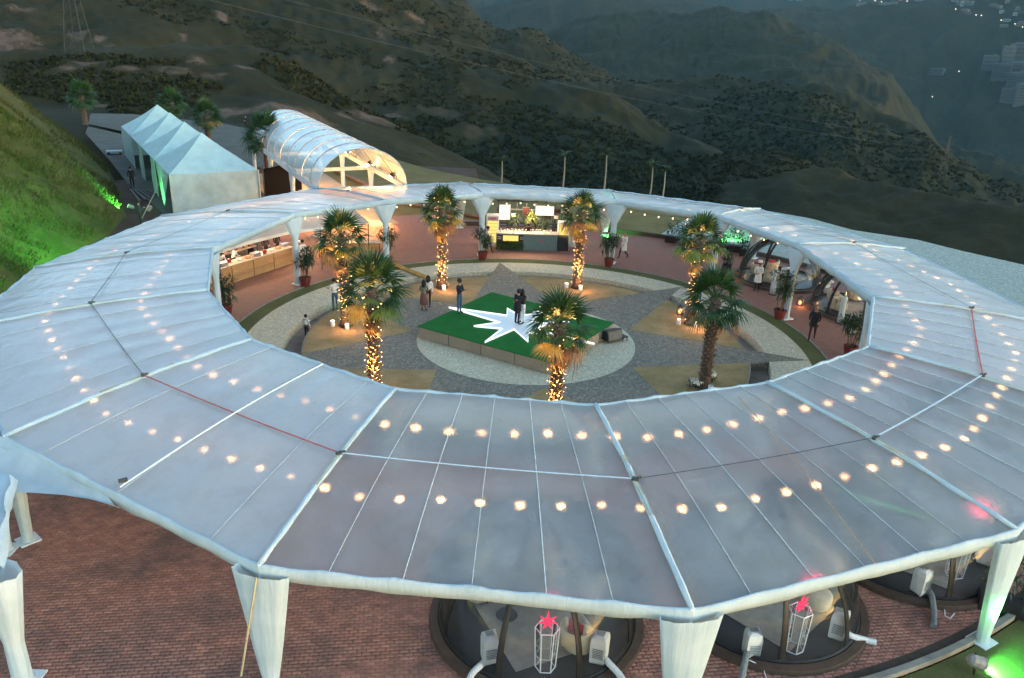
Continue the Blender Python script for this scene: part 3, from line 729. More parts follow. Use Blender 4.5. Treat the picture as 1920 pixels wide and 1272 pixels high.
# ------------------------------------------------------------------ white peaked marquee at the back left
TENTM = M('tent_canvas', (.46, .60, .59), .8, .10, 1.2, .25, trans=.18); WALLM = M('tent_wall', (.42, .50, .48), .85, .12, 1.5, .4, trans=.2)
ta = Vector((-25.4, 58.3, 0)); tl = Vector((-.518, .855, 0)); tw = Vector((.855, .518, 0)); TW, TL, TH = 6.4, 7.42, 3.0
mq = empty('peaked_marquee', ta, 'long white canvas marquee with four pointed peaks beside the green bank', 'marquee')
for b in range(4):
    o_ = ta+tl*TL*b; cs = [o_, o_+tw*TW, o_+tw*TW+tl*TL, o_+tl*TL]; cs = [Vector((c.x, c.y, TH)) for c in cs]
    pk = (cs[0]+cs[2])/2; pk.z = 5.45
    m = MB()
    for q in range(4):
        A, B = cs[q], cs[(q+1) % 4]; rows = []
        for i in range(9):
            t = i/8; rows.append([A.lerp(B, j/8).lerp(pk, t)+Vector((0, 0, -.16*math.sin(PI*t)*(.6+.4*t) - .05*math.sin(PI*j/8)*(1-t))) for j in range(9)])
        m.grid(rows)
    local(m.build('roof_peak', TENTM, mq, False), mq)
def wall(A, B, ztop, zbot, fold, name, mat, parent, n=40, bulge=.12, seedw=0):
    d = (B-A).normalized(); s_ = Vector((-d.y, d.x, 0)); rows = []
    for i in range(15):
        t = i/14; z = ztop+(zbot-ztop)*t; row = []
        for j in range(n+1):
            q = A.lerp(B, j/n); nz_ = fbm(np.array([j*.16+t*2.4+seedw]), np.array([t*1.3-j*.05]), 3, 5)[0]
            row.append(Vector((q.x, q.y, z))+s_*(math.sin(j*fold)*.05*(t+.2)+nz_*bulge*4*math.sin(PI*min(1, t*1.1))*.6))
        rows.append(row)
    return local(MB().grid(rows).build(name, mat, parent, True), parent)
wall(ta, ta+tw*TW, TH-.02, .02, .22, 'front_wall', WALLM, mq, bulge=.22)
wall(ta+tw*TW, ta+tw*TW+tl*TL*4, TH-.02, .02, .9, 'side_wall', WALLM, mq, 80)
wall(ta+tl*TL*4, ta+tw*TW+tl*TL*4, TH-.02, .02, .9, 'rear_wall', WALLM, mq)
wall(ta+tl*TL*2.9, ta+tl*TL*4, TH-.02, .02, 1.1, 'side_curtain', WALLM, mq, 30)
wall(ta+tl*TL*2.05, ta+tl*TL*2.3, TH-.02, .02, 1.6, 'side_curtain', WALLM, mq, 12)
wall(ta+tl*TL*1.05, ta+tl*TL*1.3, TH-.02, .02, 1.6, 'side_curtain', WALLM, mq, 12)
# pointed flap near the front that catches the green light
fl = [ta+tl*.5, ta+tl*TL*.92]; m = MB(); rows = []
for i in range(9):
    t = i/8; a = fl[0]+Vector((0, 0, TH-.05)); b = fl[1]+Vector((0, 0, TH-.05)); tipp = ta+tl*2.0+Vector((-.35, 0, .25))
    rows.append([a.lerp(b, j/8).lerp(tipp, t**1.2)+Vector((-.18*math.sin(PI*t)*math.sin(PI*j/8), 0, 0)) for j in range(9)])
local(m.grid(rows).build('tent_flap', WALLM, mq, True), mq)
for b in range(5):
    q = ta+tl*TL*b; local(MB().tube([(q.x, q.y, 0), (q.x, q.y, TH)], .05, 6).build('tent_pole', ALU, mq), mq)
    q = q+tw*TW; local(MB().tube([(q.x, q.y, 0), (q.x, q.y, TH)], .05, 6).build('tent_pole', ALU, mq), mq)
m = MB().tube([ta+tl*1.9+Vector((0, 0, 2.9)), ta+Vector((-1.5, -2.2, 0.03))], .02, 4)
local(m.build('guy_rope', BAT, mq), mq)

# ------------------------------------------------------------------ vaulted entrance tunnel
vt = empty('vaulted_tunnel', (vA.x, vA.y, 0), 'arched entrance tunnel with clear film roof on white beams and posts', 'tunnel')
span = vd.length; VH, VR, VL = 3.4, 2.55, 25.0
def vp(u, l, off=0): # u 0..1 round the arch
    a = PI*(1-u); return vA+vdn*(span/2+(span/2+off)*math.cos(a))+vax*l+Vector((0, 0, VH+(VR+off)*math.sin(a)))
rows = [[vp(u/24, VL*i/50, .02*math.sin(i*PI/5)**2*-1) for u in range(25)] for i in range(51)]
local(MB().grid(rows).build('film_roof', VAULT, vt, True), vt)
for i in range(11):
    local(MB().tube([vp(u/24, VL*i/10, .02) for u in range(25)], .03, 5).build('arch_rib', ALU, vt), vt)
for u in (0, .17, .34, .5, .66, .83, 1.0):
    local(MB().tube([vp(u, VL*i/20, -.02) for i in range(21)], .018, 4).build('purlin', ALU, vt), vt)
for s_, A in ((0, vA), (1, vB)):
    m = MB(); a, b = A+Vector((0, 0, VH-.2)), A+vax*VL+Vector((0, 0, VH-.2)); m.box((a+b)/2, ((b-a).length, .26, .36), math.atan2(vax.y, vax.x)); local(m.build('eave_beam', FAB, vt), vt)
for i in range(1, 4):
    for A in (vA, vB):
        q = A+vax*(VL*i/3-(.3 if i == 3 else 0)); local(drape('draped_post', q, VH-.3, vax, 1.2, 1.1, .36, vt), vt)
    a = vA+vax*(VL*i/3)+Vector((0, 0, VH-.2)); b = vB+vax*(VL*i/3)+Vector((0, 0, VH-.2)); local(MB().box((a+b)/2, ((b-a).length, .18, .26), math.atan2(vdn.y, vdn.x)).build('cross_beam', FAB, vt), vt)
for i in range(4):   # side bracing
    local(MB().tube([vp(.0, 2+5*i), vp(.2, 4.4+5*i)], .025, 4).build('brace', STEEL, vt), vt); local(MB().tube([vp(1, 2+5*i), vp(.8, 4.4+5*i)], .025, 4).build('brace', STEEL, vt), vt)
rows = [[vA+vax*(VL*(.004+.05*i/10))+Vector((0, 0, z)) for i in range(11)] for z in (.05, 1.6, 3.1)]
local(MB().grid(rows).build('side_film', clear_mat('side_film', .45, (.9, .9, .9), .2), vt, True), vt)
HOUSE = M('lamp_housing', (.015, .015, .016), .4)
PARL = EM('par_lens', (1.0, .78, .5), 3)
def parcan(loc, aim, label, energy, col, size=1.6, group='spot lamps on the tunnel beam', lens=None, sc=1.0, cat='spotlight', nm='spotlight', hous=None):
    root = empty(nm, loc, label, cat, group)
    d = (Vector(aim)-Vector(loc)).normalized(); x = d.orthogonal().normalized(); 
    m = MB().tube([-d*.16*sc, -d*.10*sc, d*.12*sc, d*.16*sc], [.06*sc, .11*sc, .12*sc, .14*sc], 10); m.build('housing', hous or HOUSE, root)
    MB().tube([d*.165*sc, d*.175*sc], .11*sc, 10).build('lens', lens or PARL, root)
    MB().tube([x*.15*sc, x*.17*sc+Vector((0, 0, -.10*sc)), -x*.17*sc+Vector((0, 0, -.10*sc)), -x*.15*sc], .015*sc, 4).build('yoke', HOUSE, root)
    lamp('beam', 'SPOT', d*.2*sc, energy, col, root, .06, None, size).rotation_euler = d.to_track_quat('-Z', 'Y').to_euler()
    return root
mid_ = (vA+vB)/2
for l_ in (4, 11, 18): lamp('tunnel_fill', 'POINT', mid_+vax*l_+Vector((0, 0, 2.9)), 110, (1, .52, .20), None, .25)  # added fill lamps without fixtures, warming the tunnel floor
for (px, py, lb) in ((652, 291, 'black spot lamp highest up on the right tunnel beam, furthest from the ring'), (694, 312, 'black spot lamp in the middle of the right tunnel beam'), (737, 337, 'black spot lamp low on the right tunnel beam, nearest the ring roof')):
    best = min((vB+vax*(VL*i/200)+Vector((0, 0, VH+.18)) for i in range(201)), key=lambda q: (Vector(((960+FPX*(q-Vector((0, 0, HC))).dot(RT)/(q-Vector((0, 0, HC))).dot(FW))-px, 0, 0))).length)
    parcan(best-vdn*.1, best-vdn*3.2-vax*.8+Vector((0, 0, -3.5)), lb, 520, (1.0, .50, .18))
# timber rail along the passage
for k_, (p, q) in enumerate((((610, 312), (690, 348)), ((735, 376), (905, 408)))):
    a, b = gp(*p, .15), gp(*q, .15)
    tag(MB().tube([a, a.lerp(b, .5), b], .17, 8).build('timber_log', wood_mat('log_wood', (.10, .05, .03), (.22, .12, .07)), None), ['long timber log lying beside the lit passage under the tunnel', 'long timber log on the lawn edge behind the ring posts'][k_], 'log')
# dark screen beside the tunnel
ds = empty('black_screen', gp(500, 372), 'black fabric screen box between the marquee and the tunnel', 'screen')
a, b, c = gp(497, 374), gp(566, 356), gp(548, 330)
m = MB().prism([a, b, b+vax*.3, a+vax*.3], 0, 2.4); local(m.build('screen_panel', M('screen_cloth', (.005, .005, .006), 1.0, .1, spec=0), ds), ds)
for q in (a, b): local(MB().tube([(q.x, q.y, 0), (q.x, q.y, 2.75)], .035, 6).build('screen_post', STEEL, ds), ds)

# ------------------------------------------------------------------ stage with the lit star
st = empty('turf_stage', (.3, 36.2, 0), 'low square stage topped with bright green artificial turf in the middle of the court', 'stage')
STZ = .6; sc4 = [gp(783, 612, STZ), gp(1032, 680, STZ), gp(1152, 605, STZ), gp(922, 548, STZ)]
TURF = drygrass_mat('fake_turf', (.012, .115, .022), (.020, .155, .032), (.010, .085, .016), 2.0)
PLY = M('ply_side', (.27, .225, .17), .75, .12, 1.5)
ctr = sum(sc4, Vector())/4
local(MB().prism([ctr+(p-ctr)*.995 for p in sc4], .03, STZ-.012).build('stage_base', PLY, st), st)
local(MB().prism(sc4, STZ-.03, STZ).build('turf_top', TURF, st), st)
for i in (0, 1):
    A, B = sc4[i], sc4[(i+1) % 4]
    for k_ in range(1, 4):
        q = A.lerp(B, k_/4); d = (B-A).normalized(); outn = Vector((d.y, -d.x, 0)); local(MB().box((q.x+outn.x*.002, q.y+outn.y*.002, .30), (.014, .012, .52), math.atan2(d.y, d.x)).build('panel_joint', KERBD, st), st)
star_px = [(842,577),(950,592),(951.5,579),(964,586.5),(988,591),(1025.5,579),(996,602),(1012,607),(1066,604),(1012,613),(1008,620),(1114,645),(991,624),(990,641),(964,618),(909,642),(941,617),(889.5,612),(937,605)]
sp_ = [gp(x, y, STZ+.06) for x, y in star_px]
bm = bmesh.new(); vs = [bm.verts.new((p.x, p.y, STZ+.05)) for p in sp_]; f = bm.faces.new(vs); ex = bmesh.ops.extrude_face_region(bm, geom=[f])
for v in [g for g in ex['geom'] if isinstance(g, bmesh.types.BMVert)]: v.co.z = STZ+.006
bmesh.ops.triangulate(bm, faces=bm.faces); bmesh.ops.recalc_face_normals(bm, faces=bm.faces); me = bpy.data.meshes.new('lit_star'); bm.to_mesh(me); bm.free()
def star_m():
    t = NT('lit_star_face'); e = t.n('ShaderNodeEmission', i0=(.80, .93, 1, 1), i1=.015); return t.done(t.n('ShaderNodeAddShader', i0=t.pbr((.52, .56, .58), .35), i1=e).outputs[0])
me.materials.append(star_m())
ls = link('lit_star', None, None, ctr, label='large glowing white compass star lying flat on the green stage', cat='light sign')
sf = link('star_face', me, ls); local(sf, ls)
local(MB().tube([p+Vector((0, 0, .01)) for p in sp_]+[sp_[0]+Vector((0, 0, .01))], .042, 6).build('edge_tube', EM('star_edge', (.93, .98, 1), .16), ls, True), ls)
# stage monitor and steps
p = gp(1147, 640, 0)
bx_ = empty('speaker_wedge', p, 'black speaker wedge and low step against the right corner of the green stage', 'speaker', rz=math.radians(35))
MB().add([(-.45, -.3, .12), (.45, -.3, .12), (.45, .3, .12), (-.45, .3, .12), (-.45, -.12, .62), (.45, -.12, .62), (.45, .3, .52), (-.45, .3, .52)], [(3,2,1,0),(4,5,6,7),(0,1,5,4),(1,2,6,5),(2,3,7,6),(3,0,4,7)]).build('cabinet', M('speaker_box', (.02, .022, .024), .5), bx_)
MB().box((0, -.215, .37), (.8, .03, .40), ax=(Vector((1, 0, 0)), Vector((0, .94, -.34)), Vector((0, .34, .94)))).build('grille', M('grille', (.06, .075, .08), .4), bx_)
m = MB().box((.55, -.1, .22), (.30, .55, .04))
for dx, dy in ((.42, -.33), (.68, -.33), (.42, .13), (.68, .13)): m.box((dx, dy, .1), (.03, .03, .2))
m.build('step', STEEL, bx_)

# ------------------------------------------------------------------ fan palms
def frond_mesh(mat, name='frond', L=.80, nb=20, pet=.80, spread=100, droop=.35, w=.042, seed_=0):
    r_ = random.Random(seed_); mb = MB()
    mb.tube([(0, 0, 0), (pet*.5, 0, .06), (pet, 0, .03)], [.02, .014, .01], 4)
    for i in range(nb):
        a = math.radians(-spread+2*spread*i/(nb-1)); l = L*(1-.30*abs(a)/PI)*r_.uniform(.88, 1.06); c, s = math.cos(a), math.sin(a)
        fold = .05*(1 if i % 2 else -1); dr = droop*r_.uniform(.6, 1.4)
        def P_(t, o): # t along, o sideways
            z = .03-.12*abs(math.sin(a))*t - dr*l*t**2.6 + fold*(1 if t < .6 else .4)*t
            return (pet+l*t*c - o*s, l*t*s + o*c, z)
        ww = w
        mb.add([P_(0, 0), P_(.45, ww), P_(.45, -ww), P_(.8, ww*.45), P_(.8, -ww*.45), P_(1.0, 0)], [(0, 2, 1), (1, 2, 4, 3), (3, 4, 5)])
    return mb.mesh(name, mat)
def leaf_mat(name, a, b, tr=.25):
    t = NT(name); o = t.n('ShaderNodeObjectInfo'); c = t.mix(o.outputs[5], a, b); c = t.mix(t.ramp(t.noise(6), (0, 0, 0), (.6, .6, .6), .4, .7), c, tuple(x*.55 for x in a))
    return t.done(t.n('ShaderNodeMixShader', i0=tr, i1=t.pbr(c, .45, Specular_IOR_Level=.35), i2=t.n('ShaderNodeBsdfTranslucent', i0=c)).outputs[0])
PG = leaf_mat('palm_green', (.020, .056, .017), (.052, .105, .030)); PY = leaf_mat('palm_yellow', (.17, .15, .035), (.25, .17, .05)); PB = leaf_mat('palm_dead', (.17, .085, .035), (.24, .14, .06), .15)
FR = [frond_mesh(PG, seed_=i, droop=d) for i, d in enumerate((.12, .22, .34, .5))]
FY = [frond_mesh(PY, seed_=9, droop=.5), frond_mesh(PY, seed_=10, droop=.7, spread=100)]
FB = [frond_mesh(PB, seed_=11, droop=.9, spread=80, w=.05), frond_mesh(PB, seed_=12, droop=.7, spread=60)]
TRK = M('palm_trunk', (.085, .058, .042), .9, .45, 5, .5); STUB = M('leaf_stub', (.16, .115, .085), .85, .4, 4, .3)
def palm_trunk_mesh(H, r, seed_):
    r_ = random.Random(seed_); mb = MB()
    prof = [(r*1.55, 0), (r*1.25, .18), (r*1.0, .5)]+[(r*(1-.12*i/10)*(1+.04*r_.uniform(-1, 1)), .5+(H-.5)*i/10) for i in range(1, 11)]
    mb.lathe((0, 0, 0), prof, 12)
    sb = MB(); n = int((H-.5)*46)
    for i in range(n):
        z = .35+(H-.35)*i/n; a = i*2.39996+r_.uniform(-.15, .15); rr_ = r*(1.02-.12*z/H); out = Vector((math.cos(a), math.sin(a), 0)); tn = Vector((-out.y, out.x, 0))
        b0 = out*rr_*.92+Vector((0, 0, z)); l = r_.uniform(.10, .20); tip = out*(rr_+l*.62)+Vector((0, 0, z+l*.75)); w = r_.uniform(.045, .075)
        sb.add([b0-tn*w, b0+tn*w, tip+tn*w*.5, tip-tn*w*.5, b0-tn*w+Vector((0, 0, .06)), b0+tn*w+Vector((0, 0, .06))], [(0, 1, 2, 3), (4, 3, 2, 5), (0, 3, 4), (1, 5, 2)])
    return mb.mesh('trunk', TRK, True), sb.mesh('leaf_stubs', STUB)
def palm(base, H, label, seed_, group, cr=1.0, nf=36, tr=.23, dead=1.0, lean=(0, 0)):
    r_ = random.Random(seed_); root = empty('fan_palm', base, label, 'palm tree', group)
    a, b = palm_trunk_mesh(H, tr, seed_); t = link('trunk', a, root); link('leaf_stubs', b, t, kind='stuff')
    top = Vector((lean[0], lean[1], H))
    for i in range(nf):
        q = i/nf; el = math.radians(86-q*118+r_.uniform(-9, 9)); az_ = i*2.39996+r_.uniform(-.2, .2)
        if q < .72: me_ = FR[min(3, int(q*5))]
        elif r_.random() < .6*dead: me_ = r_.choice(FY+FY+FB)  # extra yellow fronds put the gold of the uplights into leaf colour
        else: me_ = FR[3]
        o = link('frond', me_, root, top+Vector((0, 0, -.10-.35*q)))
        s_ = cr*r_.uniform(.85, 1.1)*(1.0 if q < .8 else .92); o.scale = (s_, s_*r_.uniform(.8, 1.05), s_)
        o.rotation_euler = (r_.uniform(-.25, .25), -el, az_)
    for i in range(int(3*dead)):
        o = link('dead_frond', r_.choice(FB), root, top+Vector((0, 0, -.5-.09*i))); o.rotation_euler = (r_.uniform(-.3, .3), math.radians(62+r_.uniform(-12, 12)), i*2.2+r_.uniform(-.3, .3)); o.scale = (cr*.8,)*3
    return root
lab = ['fan palm with fairy-lit trunk standing behind the man in jeans, left of the bar', 'fan palm with fairy-lit trunk in front of the right end of the bar', 'fan palm with orange-lit lower leaves in front of the right-hand clear dome', 'fan palm with bare grey unlit trunk and white flowers at its foot',
       'fan palm with fairy-lit trunk in front of the near right corner of the green stage', 'fan palm with fairy-lit trunk rising behind the roof edge left of the green stage', 'fan palm with fairy lights and golden hanging leaves in front of the food stall']
PALMS = [(Vector((-4.08, 43.22, 0)), 4.55), (Vector((3.64, 44.12, 0)), 4.45), (Vector((9.12, 38.66, 0)), 4.5), (Vector((8.19, 30.9, 0)), 4.0), (Vector((1.69, 26.79, 0)), 4.15), (Vector((-5.5, 29.4, 0)), 4.35), (Vector((-8.15, 36.62, 0)), 4.45)]
FWIRE = M('light_wire', (.02, .02, .018), .5)
UPL = EM('uplight_lens', (1.0, .70, .38), 1.5)
fl_lab = ['left of the bar', 'in front of the bar', 'beside the right-hand domes', '', 'nearest the front of the court', 'left of the stage, nearest the roof edge', 'by the food stall']
for k, (b, H) in enumerate(PALMS):
    palm(b, H, lab[k], 100+k, 'fan palms planted round the court', cr=[1.0, .97, .98, 1.05, .98, 1.08, 1.05][k], dead=.35 if k == 3 else 1.15)
    if k != 3:
        fl_ = empty('fairy_lights', b, 'warm fairy lights wound round the palm trunk '+fl_lab[k], 'fairy lights', 'fairy lights on the palms')
        r_ = random.Random(k); n = 58; mb = MB(); wire = []
        for i in range(n):
            q = i/n; z = .25+(H-.5)*(q**1.15); a = i*.86+k; rr_ = .30+r_.uniform(0, .06)
            pz = Vector((math.cos(a)*rr_, math.sin(a)*rr_, z)); wire.append(pz)
            if not (k == 1 and q < 0) : mb.ball(pz+Vector((r_.uniform(-.04, .04), r_.uniform(-.04, .04), r_.uniform(-.05, .05))), r_.uniform(.012, .026), 5, 3)
        for i in range(5):
            a = r_.uniform(0, 6.3); q = r_.uniform(.2, 1.15); mb.ball((math.cos(a)*q, math.sin(a)*q, H+r_.uniform(-.3, .65)), .016, 5, 3)
        mb.build('light_points', FAIRY, fl_, kind='stuff'); MB().tube(wire, .006, 3).build('wire', FWIRE, fl_)
        for i in range(3): lamp('fairy_glow', 'POINT', (.42*math.cos(i*2.1-1.6), .42*math.sin(i*2.1-1.6), .5+i*1.0), .7, (1, .45, .17), fl_, .1)
    for s_, (ox, oy) in enumerate(((.16, -.50), (-.62, -.12))):
        if k == 3 and s_: continue
        if k in (0, 1, 2, 4, 5, 6, 3):
            u_ = empty('uplight', b+Vector((ox, oy, .02)), 'white canister uplight at the foot of the palm '+['left of the bar', 'in front of the bar', 'by the right-hand domes', 'with the bare grey trunk', 'nearest the front', 'left of the stage', 'by the food stall'][k]+(', front one' if s_ == 0 else ', left one'), 'uplight', 'canister uplights at the palm feet')
            MB().lathe((0, 0, 0), [(.10, 0), (.11, .02), (.11, .28), (.095, .28), (.095, .25)], 12, cap=False).build('can', WHITE, u_, True)
            if k != 3:
                MB().lathe((0, 0, .24), [(.09, 0), (.09, .03)], 12).build('lens', UPL, u_)
                aim = Vector((-ox*.9, -oy*.9, H)) ; l_ = lamp('beam', 'SPOT', (0, 0, .30), 330, (1.0, .52, .14), u_, .05, None, .85, .7); l_.rotation_euler = (aim-Vector((0, 0, .3))).to_track_quat('-Z', 'Y').to_euler()
    if k in (0, 1, 2, 4, 5, 6): lamp('spill', 'POINT', b+Vector((.35, -.85, .6)), 4, (1.0, .45, .18), None, .15)
# back palms
for i, (bx, by, H, lb) in enumerate((( -22.4, 72.0, 4.2, 'large dark fan palm between the peaked marquee and the tunnel'), (-33.2, 87.0, 4.0, 'fan palm behind the marquee roof, next to the two men in black'), (-42.0, 99.5, 4.0, 'fan palm rising behind the top peak of the marquee'), (-56.5, 106.5, 3.6, 'tall dark fan palm at the road bend above the green bank'))):
    palm(Vector((bx, by, 0)), H, lb, 300+i, 'fan palms behind the marquee', cr=[1.65, 1.3, 1.3, 1.5][i], nf=40, dead=.6 if i == 0 else .2, tr=.28)

# ------------------------------------------------------------------ potted bamboo palms and planters
POT = M('pot_red', (.13, .022, .018), .55, .15, 3); CANE = M('cane', (.12, .085, .05), .8, .3, 5); LEAFP = leaf_mat('potted_leaf', (.012, .036, .014), (.028, .062, .020), .12)
PBLK = M('planter_black', (.018, .018, .02), .6); FLW = M('white_flowers', (.70, .68, .60), .7, .15, 9)
def leaf_cloud(n, c, rad, L, w, seed_, up=.3, flat=1.0):
    r_ = random.Random(seed_); mb = MB()
    for i in range(n):
        d = Vector((r_.gauss(0, 1), r_.gauss(0, 1), r_.gauss(0, .8))).normalized(); q = Vector(c)+Vector((d.x*rad[0], d.y*rad[0], d.z*rad[1]))*r_.uniform(.2, 1)
        o = (d+Vector((0, 0, up))+Vector((r_.uniform(-.5, .5), r_.uniform(-.5, .5), r_.uniform(-.5, .3)))).normalized(); l = L*r_.uniform(.6, 1.2); s_ = o.cross(Vector((0, 0, 1))); s_ = s_.normalized() if s_.length > .1 else Vector((1, 0, 0))
        m_ = q+o*l*.5+Vector((0, 0, .04)); t_ = q+o*l+Vector((0, 0, -.10*l/L))
        mb.add([q, m_+s_*w, t_, m_-s_*w], [(0, 1, 2, 3)])
    return mb
def potted(loc, label, seed_, H=2.0, pot=True, flowers=False):
    r_ = random.Random(seed_); root = empty('potted_palm', loc, label, 'potted plant', 'potted bamboo palms beside the ring posts')
    if pot: MB().lathe((0, 0, 0), [(.23, 0), (.33, .48), (.35, .48), (.35, .53), (.30, .53), (.29, .46)], 8, rz=.3, cap=False).build('pot', POT, root)
    MB().lathe((0, 0, .42), [(.30, 0), (.02, .03)], 8).build('soil', M('pot_soil', (.03, .02, .015), .95), root)
    for i in range(7):
        a = r_.uniform(0, 6.3); q = r_.uniform(.03, .17); h = H*r_.uniform(.55, .95); b = Vector((math.cos(a)*q, math.sin(a)*q, .44)); t_ = b*1+Vector((math.cos(a)*.18, math.sin(a)*.18, h-.44))
        MB().tube([b, b.lerp(t_, .5)+Vector((.02, 0, 0)), t_], [.022, .018, .012], 5).build('cane', CANE, root)
        leaf_cloud(70, t_, (.36, .30), .32, .034, seed_*10+i).build('foliage', LEAFP, root)
    if flowers: leaf_cloud(40, (0, 0, H*.7), (.4, .1), .07, .03, 5).build('flowers', FLW, root)
    return root
for i, (px, py, lb, kw) in enumerate(((573, 537, 'bamboo palm in dark red pot right of the draped post by the food stall counter', {}), (726, 498, 'bamboo palm in dark red pot beside the post left of the lit tunnel passage', dict(H=2.3)), (905, 487, 'bamboo palm in dark red pot beside the post left of the bar', dict(H=2.1)),
        (1141, 500, 'bamboo palm in dark red pot beside the walking waiter right of the bar', dict(H=2.0)), (1460, 598, 'bamboo palm in dark red pot beside the post between the two right-hand domes', dict(H=2.5)), (1592, 668, 'bamboo palm with white blooms at the right end of the brick walk', dict(H=1.9, flowers=True)), (425, 590, 'bushy bamboo palm at the left end of the brick walk below the stall counter', dict(H=1.9)))):
    potted(gp(px, py, 0), lb, 20+i, **kw)
def planter(loc, label, seed_, w=1.1, H=1.5, flowers=False, rz=0.0):
    root = empty('planter', loc, label, 'planter', None, rz)
    MB().prism([(-w/2, -.25), (w/2, -.25), (w/2, .25), (-w/2, .25)], 0, .45).build('trough', PBLK, root)
    r_ = random.Random(seed_)
    for i in range(4):
        x = -w/2+w*(i+.5)/4; h = H*r_.uniform(.6, 1); MB().tube([(x, 0, .4), (x+r_.uniform(-.1, .1), 0, h)], .015, 4).build('stem', CANE, root)
        leaf_cloud(60, (x, 0, .45+h*.45), (.22, h*.5), .22, .03, seed_+i).build('foliage', LEAFP, root)
for i, (x, y, lb, kw) in enumerate(((1262, 455, 'black trough planter with shrubs on the rear kerb left of the green glow', {}), (1290, 462, 'black trough planter with upright shrub behind the orange-lit palm', dict(H=1.9)), (1378, 472, 'dark planter with tall shrubs standing against the green glow', dict(H=2.1)), (1398, 480, 'low dark planter against the white rear post near the first dome', dict(w=.8, H=1.2)),
        (1362, 508, 'wooden flower stand left of the right-hand dome', dict(w=.5, H=1.3)), (1895, 1150, 'dark leafy bush between the green-lit post and the kerb', dict(w=1.6, H=1.5)), (1352, 470, 'small leafy shrub in black box on the rear kerb behind the palm', dict(w=.7, H=1.0)))):
    planter(gp(x, y, 0), lb, 40+i*5, rz=math.radians(-25), **kw)
# white flower bunches at the bare-trunk palm
for i, (x, y, s_, lb) in enumerate(((1303, 727, .30, 'bunch of white flowers with dark leaves left of the bare palm trunk'), (1331, 712, .22, 'small bunch of white flowers right of the bare palm trunk'), (1281, 592, .2, 'bunch of white flowers beside the candle at the far palm foot'))):
    root = empty('flower_bunch', gp(x, y, 0), lb, 'flowers'); leaf_cloud(40, (0, 0, .12), (s_, .12), .25, .04, 70+i).build('leaves', LEAFP, root)
    leaf_cloud(110, (0, 0, .30), (s_, .08), .07, .03, 80+i).build('blooms', FLW, root)

# ------------------------------------------------------------------ bar with lit panels
bL, bR = gp(930, 468, 0), gp(1044, 471, 0); bd = (bR-bL).normalized(); bn = Vector((-bd.y, bd.x, 0)); BL = (bR-bL).length
bar = empty('bar_counter', bL, 'grey-green bar counter with stone top, red compass emblem and a lit planter panel', 'bar', None, math.atan2(bd.y, bd.x))
GRG = M('bar_green', (.105, .15, .14), .6, .08, 2); TOP = M('stone_top', (.30, .29, .26), .35, .15, 4); LITY = EM('lit_panel_yellow', (1.0, .74, .20), .115); LITW = EM('lit_panel_white', (1, .88, .62), .16)
MB().box((BL*.72, .35, .53), (BL*.56, .7, 1.06)).build('front_panel', GRG, bar)
MB().box((BL*.22, .38, .53), (BL*.44, .64, 1.06)).build('planter_front', M('bar_dark', (.045, .04, .032), .7), bar)
MB().box((BL*.5, .36, 1.09), (BL+.12, .84, .07)).build('worktop', TOP, bar)
MB().box((BL*.235, .04, .78), (BL*.25, .05, .36)).build('lit_panel', LITY, bar)
leaf_cloud(420, (BL*.23, -.02, .30), (.0, .22), .34, .025, 3, .6).build('fern_tmp', LEAFP, bar) if False else None
mb = MB()
for i in range(22):
    x = .12+i*BL*.40/22; lc_ = leaf_cloud(26, (x, -.05, .30), (.10, .20), .30, .022, 500+i, .5); mb.add(lc_.v, lc_.f)
mb.build('ferns', leaf_mat('fern', (.05, .10, .02), (.10, .15, .03)), bar, kind='stuff')
for x in (BL*.05, BL*.42): MB().box((x, .03, .80), (BL*.065, .03, .30)).build('menu_board', M('menu_dark', (.05, .02, .018), .6), bar)
TXT = M('print_white', (.6, .58, .55), .7)
for x in (BL*.05, BL*.42):
    m = MB()
    for r_ in range(2):
        for c_ in range(3): m.box((x-.09+.09*c_, .012, .86-.12*r_), (.055, .006, .05))
    m.build('menu_print', TXT, bar)
m = MB(); ex_ = BL*.735
for i in range(8):
    a = i*PI/4; L_ = .24 if i % 2 == 0 else .13
    m.add([(ex_, -.012, .62), (ex_+.035*math.cos(a+.5), -.006, .62+.035*math.sin(a+.5)), (ex_+L_*math.cos(a), -.006, .62+L_*math.sin(a)), (ex_+.035*math.cos(a-.5), -.006, .62+.035*math.sin(a-.5))], [(0, 1, 2), (0, 2, 3)])
m.build('compass_emblem', M('emblem_red', (.45, .02, .07), .5, .05), bar)
m = MB(); r_ = random.Random(2)
for i in range(9): m.lathe((.3+i*.42, .2+r_.uniform(0, .35), 1.125), [(.04, 0), (.045, .16), (.02, .18)], 7)
m.build('glassware', WHITE, bar)
def at_bar(px, py, dz): return gp(px, py, dz)
fr_ = empty('drinks_fridge', bL+bn*.9+bd*-.25, 'upright glass-door drinks fridge glowing yellow at the left end of the bar', 'fridge', None, math.atan2(bd.y, bd.x))
MB().box((0, .3, 1.05), (.85, .6, 2.1)).build('cabinet', WHITE, fr_); MB().box((0, -.012, .98), (.70, .02, 1.45)).build('glass_door', LITY, fr_)
m = MB()
for i in range(6): m.box((0, -.03, .40+i*.23), (.68, .015, .015))
m.build('shelf', M('shelf_dark', (.2, .14, .03), .6), fr_); MB().box((0, -.015, 1.88), (.7, .02, .26)).build('header', M('hdr', (.34, .26, .28), .6), fr_)
MB().box((0, -.03, 1.88), (.42, .01, .05)).build('header_print', M('emblem_red', (.45, .02, .07)), fr_)
